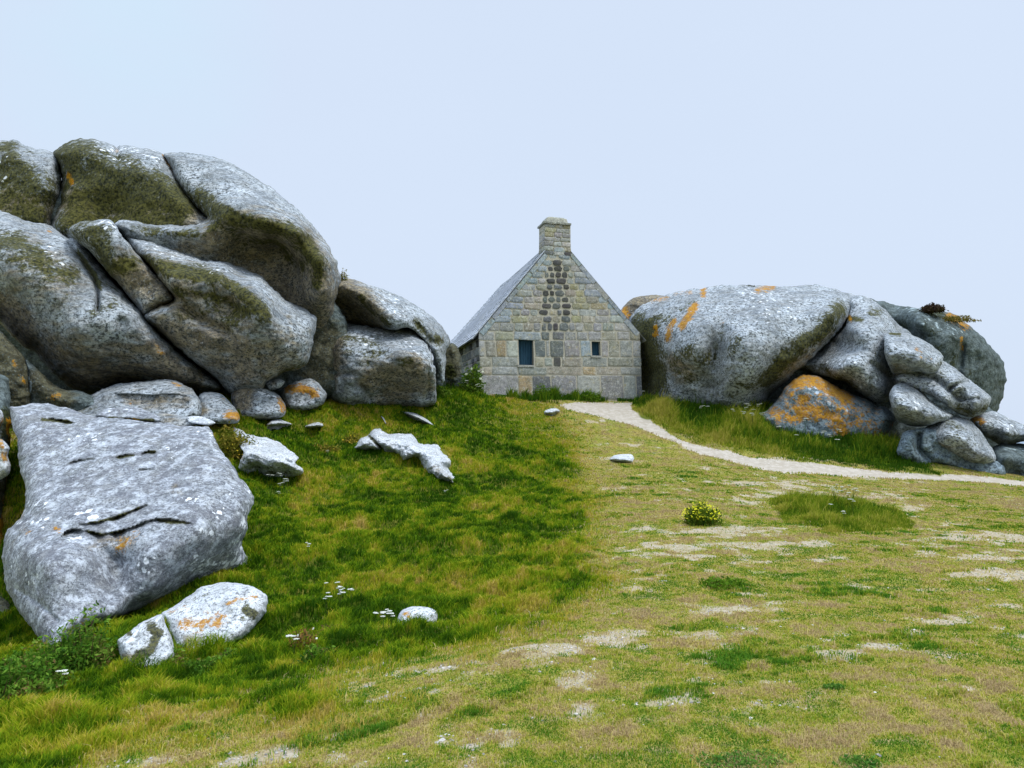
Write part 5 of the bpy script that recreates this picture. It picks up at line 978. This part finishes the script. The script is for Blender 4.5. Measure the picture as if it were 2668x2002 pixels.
def dense_field(name, label, poly, y0, y1, n, hfun, cfun, wdk, lean, thing=False):
    aa = np.degrees(np.arctan((np.array([q[0] for q in poly])-CX)/F_PX)); x, y = sample_polar(n, y0, y1, 0.0, aa.min()-.5, min(aa.max()+.5, 38)); z0 = g_base(x, y); px, py = proj(x, y, z0)
    sd = psdf(px, py, poly); k = (sd + 26*fbm(x*1.6, y*2.4, 0, 81, 4) + rng.uniform(-9, 9, len(x)) > -3)
    loc = (x-HO.x)*dirn.x+(y-HO.y)*dirn.y; dep = (x-HO.x)*back.x+(y-HO.y)*back.y
    k &= ~((loc > -.1) & (loc < 5.8) & (dep > -.03))
    k &= zones(x, y, z0)[4] < .35
    x, y, px, py, sd = x[k], y[k], px[k], py[k], sd[k]; z = ground_z(x, y)
    A = fbm(x*.9, y*.9, 0, 82, 3); Bn = fbm(x*3, y*3, 0, 83, 3)
    h = hfun(A, Bn, sd, px, py)*rng.uniform(.55, 1.2, len(x)); c = cfun(A, Bn, sd, px, py)
    og = (float(x.mean()), float(y.mean()), float(z.min()))
    o = blades(name, x, y, z, h, np.clip(wdk*y, .004, .03), c, lean*np.ones(len(x)), origin=og)
    return tag(o, label, 'grass', kind=None if thing else 'stuff')
GP = [(.03, .09, .004), (.05, .13, .006), (.10, .19, .008), (.19, .26, .012), (.32, .34, .03), (.42, .38, .07)]
dense_field('bank_grass', 'tall green and yellowish grass on the bank between path and right outcrop', BANK, 17.5, 25.5, 150000,
            lambda A, B, sd, px, py: (.09+.20*np.clip(A*1.3+.45, 0, 1.3)+.16*B+.20*(rng.uniform(0, 1, len(A)) > .93))*sstep(-6, 30, sd)+.06,
            lambda A, B, sd, px, py: palette(.26+.5*A+.45*B+.20*rng.standard_normal(len(A))+.50*np.exp(-np.maximum(sd-6, 0)/34)*sstep(2420, 1900, px), GP), .0010, .5)
dense_field('wall_grass', 'green grass growing along the foot of the cottage gable', HOUSEG, 21, 25.5, 60000,
            lambda A, B, sd, px, py: .16+.40*np.clip(B+.25, 0, 1)+.15*A, lambda A, B, sd, px, py: palette(.25+.4*A+.4*B+.14*rng.standard_normal(len(A)), GP), .0010, .45)
dense_field('grass_clump', 'broad clump of long dark green grass with yellow flecks in the dry turf', TUFT, 10.5, 15, 90000,
            lambda A, B, sd, px, py: (.05+.20*np.clip(B+.35, 0, 1)+.10*A+.12*(rng.uniform(0, 1, len(A)) > .94))*sstep(-20, 34, sd)+.02, lambda A, B, sd, px, py: palette(.24+.45*A+.5*B+.2*rng.standard_normal(len(A))+.3*(1-sstep(0, 40, sd)), GP), .0010, .5, thing=True)

def leaves(name, cx, cy, cz, rx, ry, rz, n, size, cols, parent=None, label=None, shell=.5, up=0., origin=None):
    d = rng.standard_normal((n, 3)); d /= np.linalg.norm(d, axis=1)[:, None]; d[:, 2] = np.abs(d[:, 2])
    r = rng.uniform(shell, 1, n)**.6; lump = 1+.55*fbm(d[:, 0]*2.2, d[:, 1]*2.2, d[:, 2]*2.2, int(abs(cx*31+cy*17)) % 97, 3)
    c = np.array([cx, cy, cz])+d*(r*lump)[:, None]*np.array([rx, ry, rz])
    a = rng.standard_normal((n, 3)); a[:, 2] += up; a /= np.linalg.norm(a, axis=1)[:, None]; b = np.cross(a, rng.standard_normal((n, 3))); b /= np.linalg.norm(b, axis=1)[:, None]
    s = size*rng.uniform(.6, 1.3, n)[:, None]
    V = np.stack([c-a*s, c+b*s*.42, c+a*s, c-b*s*.42], 1).reshape(-1, 3); F = (np.arange(n)[:, None]*4+np.array([[0, 1, 2, 3]]))
    nz = fbm(c[:, 0]*6, c[:, 1]*6, c[:, 2]*6, 5, 2); col = palette(.5+.6*nz+.25*rng.standard_normal(n), cols)
    Cc = np.ones((n, 4, 4)); Cc[:, :, :3] = col[:, None]
    o = mesh_obj(name, V, F, M_LF, parent, origin or (cx, cy, cz), smooth=False, cols={'tint': Cc.reshape(-1, 4)}, tri=True)
    if label: o['label'] = label
    return o
def stems(name, pts, r, col, parent):
    V, F, T = [], [], []
    for a, b in pts:
        k = len(V); a = Vector(a); b = Vector(b); d = (b-a); u = d.orthogonal().normalized()*r; v = d.cross(u).normalized()*r
        for p, q in ((a, 1), (b, .6)):
            for i in range(3):
                an = 2.094*i; w_ = p+u*math.cos(an)*q+v*math.sin(an)*q; V.append(tuple(w_)); T.append((*col, 1))
        F += [[k+i, k+(i+1) % 3, k+3+(i+1) % 3, k+3+i] for i in range(3)]
    o = mesh_obj(name, V, F, M_LF, None, smooth=False, cols={'tint': T}); o.parent = parent; return o
BR = [(.03, .08, .008), (.06, .16, .012), (.11, .24, .02), (.20, .32, .04), (.20, .14, .05)]
def shrub(name, label, cat, px, py, rx, ry, rz, n, size, cols=BR, group=None, lift=0.0, shell=.3, up=0., pos=None, twig=True, flower=None):
    p = gp(px, py) if pos is None else np.array(pos, float); e = empty(name, p); tag(e, label, cat, group)
    o = leaves('foliage', float(p[0]), float(p[1]), float(p[2]+lift), rx, ry, rz, n, size, cols, shell=shell, up=up); o.location = (0, 0, lift); o.parent = e
    if twig:
        st_ = [((0, 0, -.03), (random.uniform(-.7, .7)*rx, random.uniform(-.7, .7)*ry, random.uniform(.5, .95)*rz+lift)) for _ in range(9)]
        stems('stem', st_, min(.006, size*.3), (.12, .10, .04), e)
    if flower:
        nf, fs, fc, zlo = flower; d = rng.standard_normal((nf, 3)); d /= np.linalg.norm(d, axis=1)[:, None]; d[:, 2] = np.abs(d[:, 2])*.7+zlo
        c = d*np.array([rx, ry, rz])*rng.uniform(.85, 1.15, nf)[:, None]+np.array([0, 0, lift]); a = rng.standard_normal((nf, 3))*.5+np.array([0, -.5, 1]); a /= np.linalg.norm(a, axis=1)[:, None]
        u = np.cross(a, rng.standard_normal((nf, 3))); u /= np.linalg.norm(u, axis=1)[:, None]; v = np.cross(a, u); s = fs*rng.uniform(.6, 1.2, nf)[:, None]
        V = np.stack([c-u*s, c-v*s, c+u*s, c+v*s], 1).reshape(-1, 3); F = np.arange(nf)[:, None]*4+np.array([[0, 1, 2, 3]]); Cc = np.tile(np.array([*fc, 1]), (nf*4, 1))
        fl = mesh_obj('blossom', V, F, M_LF, None, smooth=False, cols={'tint': Cc}, tri=True); fl.parent = e
    return e
px7 = lambda a, b: Z7([(a, b)])[0][:2]; px8 = lambda a, b: Z8([(a, b)])[0][:2]; px9 = lambda a, b: Z9([(a, b)])[0][:2]; px4 = lambda a, b: Z4([(a, b)])[0][:2]; px2 = lambda a, b: Z2([(a, b)])[0][:2]
for k_, (a, b, rx, rz, n, lab) in enumerate([(570, 860, .26, .50, 2600, 'tall leafy bramble bush at the foot of the big slab, right end of the thicket'), (390, 900, .30, .34, 2400, 'bramble bush under the lower tip of the big slab'),
        (250, 960, .30, .30, 2400, 'bramble bush in the middle of the lower left thicket'), (110, 1030, .30, .26, 2400, 'bramble bush below the bluish grey stone'), (0, 1080, .26, .24, 1800, 'bramble bush cut by the left picture edge')]):
    shrub('bramble_bush', lab, 'bush', *px7(a, b), rx, .28, rz, n, .022, group='brambles below the big slab')
shrub('bramble_bush', 'small bramble in front of the crack between the two lichened rocks', 'bush', *px7(1080, 830), .20, .16, .20, 1300, .018)
shrub('bramble_bush', 'dark low bramble under the orange blotched rock', 'bush', *px7(1300, 830), .24, .16, .13, 1300, .018)
shrub('weed', 'leafy weed at the right end of the orange blotched rock', 'plant', *px7(1470, 790), .18, .14, .16, 900, .018)
RD = [(.12, .05, .02), (.22, .10, .03), (.30, .17, .06), (.10, .12, .03)]
shrub('dry_weed', 'reddish dry weed in the grass right of the orange blotched rock', 'plant', *px7(1940, 780), .14, .1, .18, 420, .014, cols=RD, flower=(3, .012, (.8, .8, .75), .3))
shrub('dry_weed', 'reddish dry weed low in the tussocks below the oval rock', 'plant', *px8(720, 1600), .12, .1, .10, 260, .014, cols=RD)
shrub('weed', 'green leafy weed beside the reddish dry weed', 'plant', *px7(2050, 830), .16, .12, .12, 500, .02)
YG = [(.08, .10, .01), (.16, .17, .015), (.26, .22, .03), (.33, .24, .04)]
shrub('yellow_bush', 'yellowish bush growing between the slab and the jagged white outcrop', 'bush', *px8(130, 480), .42, .35, .55, 1800, .035, cols=YG, flower=(40, .02, (.55, .38, .03), .1))
shrub('yellow_bush', 'small yellow flowered tuft beside the left end of the zigzag outcrop', 'bush', *px8(850, 400), .25, .2, .22, 350, .03, cols=YG, flower=(20, .02, (.6, .42, .03), .1))
shrub('yellow_bush', 'little yellowish weed in the grass left of the zigzag outcrop', 'bush', *px8(690, 440), .3, .25, .2, 300, .03, cols=YG, flower=(14, .018, (.6, .42, .05), .1))
shrub('flowering_tuft', 'bright yellow flowered tuft alone in the dry turf', 'plant', *px9(745, 640), .27, .22, .30, 2000, .026, cols=[(.02, .055, .004), (.04, .10, .008), (.09, .16, .012), (.16, .2, .02)], up=1.5, flower=(260, .015, (.72, .70, .03), .3))
DG = [(.04, .11, .006), (.08, .18, .01), (.15, .26, .016)]
shrub('weed', 'dark green leafy tuft on the turf below the yellow flowered one', 'plant', *px9(845, 925), .28, .2, .08, 700, .022, cols=DG)
for a, b, r_, lab in ((1560, 1650, .14, 'green weed patch at the bottom edge, left of the largest one'), (1640, 1640, .17, 'largest green weed patch at the bottom edge of the turf'), (1860, 1665, .12, 'green weed patch at the bottom edge, right of the largest one'), (1800, 1490, .07, 'small green weed rosette low in the right foreground turf')):
    shrub('weed', lab, 'plant', a*1.20615, min(b, 1655)*1.20615, r_, r_*.7, .03, 500, .011, cols=[(.06, .17, .025), (.12, .26, .035), (.2, .32, .05)], twig=False, group='weeds in the foreground turf')
# tufts high on the rocks
def on_rock(px, py, Y): return P(px, py, Y)
z5 = lambda a, b: Z5([(a, b)])[0][:2]
shrub('rock_plant', 'dark brown heathery tuft on top of the tall boulder at the far right', 'plant', 0, 0, .38, .3, .26, 900, .05, cols=[(.03, .018, .012), (.06, .035, .02), (.05, .05, .015)], pos=P(*z5(1005, 312), 24.9))
shrub('rock_plant', 'yellowish lichen cushion on the shoulder of the tall far right boulder', 'plant', 0, 0, .75, .3, .2, 900, .04, cols=[(.12, .10, .02), (.22, .17, .04), (.12, .12, .02)], pos=P(*z5(1170, 385), 25.0))
shrub('rock_plant', 'small yellow green plant growing where the dome meets the sloping boulder', 'plant', 0, 0, .14, .1, .30, 240, .03, cols=YG, pos=P(*px2(672, 462), 19.6))
shrub('rock_plant', 'tiny dark tuft on the top of the whale backed boulder', 'plant', 0, 0, .22, .15, .08, 160, .03, cols=[(.05, .05, .03), (.1, .1, .05)], pos=P(*px4(1065, 150), 24.9))
for a, b, rx, rz, lab in ((1640, 1440, .5, .75, 'tall green weeds in the gap left of the cottage'), (1830, 1500, .4, .9, 'tall umbel weeds against the left corner of the cottage'), (1500, 1500, .5, .25, 'low green weeds at the foot of the lower boulder beside the cottage')):
    shrub('weed', lab, 'plant', *px2(a, b), rx, .3, rz, 1500, .05, cols=[(.03, .08, .006), (.08, .16, .012), (.18, .26, .03)], group=None, flower=(10, .05, (.62, .66, .5), .3) if rz > .5 else None)
for a, b, rx, rz, lab in ((780, 1500, .32, .42, 'dark green weed at the foot of the gable below the dark stones'),(480, 1520, .45, .14, 'low green weeds at the foot of the gable, left corner'), (1130, 1520, .35, .32, 'bushy green weed at the foot of the gable, under the small window')):
    q = Z3([(a, b)])[0]; s_, _ = on_wall(q[0], q[1]); w_ = HO+dirn*s_-back*.25
    shrub('weed', lab, 'plant', 0, 0, rx, .2, rz, 1100, .035, cols=DG+[(.1, .16, .02)], pos=(w_.x, w_.y, float(ground_z(np.array([w_.x]), np.array([w_.y]))[0])), group='weeds at the foot of the gable')
# white umbel flowers
def umbel(h, nh):
    e = empty('umbel_flower', (0, 0, 0)); tips = []
    base_ = [(0, 0, -.03), (random.uniform(-.02, .02), random.uniform(-.02, .02), h*.55)]
    seg = [tuple(base_)]
    for i in range(nh):
        a = random.uniform(0, 6.28); r = .0 if i == 0 else random.uniform(.03, .12)*h*1.2; tp = (math.cos(a)*r, math.sin(a)*r, h*random.uniform(.85, 1.0)); seg.append((base_[1], tp)); tips.append(tp)
    stems('stem', seg, .004, (.07, .12, .02), e)
    for tp in tips:
        n = 16; R = .042*random.uniform(.8, 1.25); V, F, T = [], [], []
        for i in range(n):
            a = i*2.4; r = R*math.sqrt((i+.3)/n); c = Vector((tp[0]+math.cos(a)*r, tp[1]+math.sin(a)*r, tp[2]+.012-.25*r)); s = R*.30; k = len(V); tz = random.uniform(-.004, .004)
            V += [(c.x-s, c.y, c.z+tz), (c.x, c.y-s, c.z-tz), (c.x+s, c.y, c.z+tz), (c.x, c.y+s, c.z-tz), (c.x, c.y, c.z-s*.8)]; F += [[k, k+1, k+2, k+3], [k, k+4, k+1], [k+1, k+4, k+2], [k+2, k+4, k+3], [k+3, k+4, k]]; T += [(.80, .82, .76, 1)]*5
        o = mesh_obj('flower_head', V, F, M_LF, None, smooth=False, cols={'tint': T}); o.parent = e
    return e
def copy_tree(o):
    c = o.copy(); C.objects.link(c)
    for ch in list(o.children):
        d = ch.copy(); C.objects.link(d); d.parent = c
    return c
kinds = [umbel(.62, 3), umbel(.5, 2), umbel(.74, 4)]; used = set()
def put_umbel(px, py, label, group, sc=1.0, drop=None):
    k = random.randrange(3); h = (.62, .5, .74)[k]*sc; src_ = kinds[k]
    # the heads stand where the photo shows them: find the root below
    Y = 24.5
    for Yt in np.arange(4, 25.5, .1):
        Pz = P(px, py, Yt); zg = float(g_base(Pz[0], Pz[1]))
        if Pz[2]-zg <= h*.9: Y = Yt; break
    for _ in range(0):
        Pz = P(px, py, Y); 
        yy = Y; zg = float(ground_z(np.array([Pz[0]]), np.array([Pz[1]]))[0]); 
        if Pz[2]-zg < h: Y -= (h-(Pz[2]-zg))*.0+max(.0, (h-(Pz[2]-zg)))*1.5
    Pz = P(px, py, Y); zg = float(ground_z(np.array([Pz[0]]), np.array([Pz[1]]))[0])
    o = copy_tree(src_) if k in used else src_; used.add(k)
    o.location = (Pz[0], Pz[1], zg); s = max(.2, min(1.6, (Pz[2]-zg)/(.62, .5, .74)[k])); o.scale = (sc, sc, s); o.rotation_euler = (0, 0, random.uniform(0, 6.28)); tag(o, label, 'flower', group)
GB_ = 'white umbel flowers on the bank'; LBK = 'white umbel wildflower standing in the tall grass of the bank below the right outcrop'
for a, b in ((660, 880), (820, 890), (760, 980), (860, 1015), (900, 965), (850, 950), (1050, 1055), (1030, 1085), (1090, 1130), (1160, 1130), (940, 1100), (680, 1075), (740, 1080), (520, 1015), (640, 940), (1100, 1105), (490, 1000), (1430, 1305),
             (1260, 1160), (1350, 1180), (1500, 1170), (1560, 1180), (1700, 1300), (1640, 1270), (230, 960), (1130, 1060), (1400, 1100), (1620, 1160), (1780, 1260), (590, 960), (1020, 1120), (1300, 1240), (1750, 1340), (430, 890)):
    put_umbel(*px4(a, b), LBK, GB_)
for a, b in ((340, 590), (365, 592), (420, 580), (455, 610), (440, 625), (410, 690), (415, 640)): put_umbel(*px8(a, b), 'white umbel wildflower below the jagged white outcrop', 'white umbel flowers below the jagged outcrop', .6)
for a, b in ((765, 1235), (770, 1255), (775, 1275), (700, 1300), (695, 1315), (690, 1240), (845, 1270), (780, 1290)): put_umbel(*px8(a, b), 'white umbel wildflower in the middle of the lower green slope', 'white umbel flowers low on the slope', .45)
for a, b in ((985, 1418), (1030, 1412), (1065, 1405), (1092, 1418)): put_umbel(*px8(a, b), 'small white flower left of the oval lichened rock', 'white flowers beside the oval rock', .5)
for a, b, l in ((1405, 683, 'white flower just below the lower tip of the zigzag outcrop'), (700, 445, 'white flower beside the little yellowish weed'), (495, 1550, 'white flower right of the orange blotched rock'), (585, 1000, 'white flower in the brown patch of the green slope')): put_umbel(*px8(a, b), l, None, .5)
put_umbel(*px7(420, 845), 'white umbel wildflower standing in the brambles below the slab', None, .5)
for a, b in ((1360, 455), (1385, 462), (1400, 478), (1420, 460), (1440, 470), (1450, 485), (1370, 480), (1330, 545), (1395, 575), (1410, 490), (1430, 520), (1345, 470)): put_umbel(*px9(a, b), 'white umbel wildflower in the broad grass clump on the turf', 'white umbel flowers of the grass clump', .6)
for a, b in ((1650, 1250), (1690, 1255), (1800, 1250), (1830, 1285), (1855, 1310), (1880, 1385), (1780, 1350), (1920, 1385)): put_umbel(*px2(a, b), 'pale umbel flower against the left corner of the cottage', 'pale umbel flowers by the cottage corner')

# pebbles lying on the bare ground
def pebbles():
    x, y = sample_polar(60000, 3.0, 20, .4); z0 = g_base(x, y); px, py, lu, ba, pa, tu, hg, br = zones(x, y, z0)
    k = rng.uniform(0, 1, len(x)) < np.maximum(br*.5, pa*.25)+.01*(1-lu)*(ba < .3); x, y = x[k][:9000], y[k][:9000]; z = ground_z(x, y)-.03*zones(x, y, g_base(x, y))[4]; n = len(x)
    s = rng.uniform(.004, .012, n)*(1+.6*(rng.uniform(0, 1, n) > .95)); a = rng.uniform(0, 6.28, n); b = np.array([(1, 0, 0), (.3, .9, .05), (-.7, .6, 0), (-1, -.3, .1), (0, -1, 0), (.8, -.6, .05), (.1, .1, .55), (-.3, -.2, .5)])
    R = b[None]*s[:, None, None]*rng.uniform(.7, 1.3, (n, 8, 1)); X = R[:, :, 0]*np.cos(a)[:, None]-R[:, :, 1]*np.sin(a)[:, None]; Y = R[:, :, 0]*np.sin(a)[:, None]+R[:, :, 1]*np.cos(a)[:, None]
    V = np.stack([x[:, None]+X, y[:, None]+Y, z[:, None]+R[:, :, 2]+.002], 2).reshape(-1, 3); f = np.array([(0, 1, 6), (1, 2, 6), (2, 7, 6), (2, 3, 7), (3, 4, 7), (4, 5, 7), (5, 6, 7), (5, 0, 6)])
    F = (np.arange(n)[:, None, None]*8+f[None]).reshape(-1, 3); c = rng.uniform(.18, .55, n); Cc = np.ones((n, 8, 4)); Cc[:, :, 0] = c[:, None]; Cc[:, :, 1] = c[:, None]*.95; Cc[:, :, 2] = c[:, None]*.88
    m = NM('pebble_stone'); at = m.attr('tint'); m.done(at.outputs['Color'])
    tag(mesh_obj('pebbles', V, F, m.m, origin=(2, 6, 0), smooth=False, cols={'tint': Cc.reshape(-1, 4)}, tri=True), 'tiny pebbles scattered over the bare sandy patches and the path', 'gravel', kind='stuff')
pebbles()
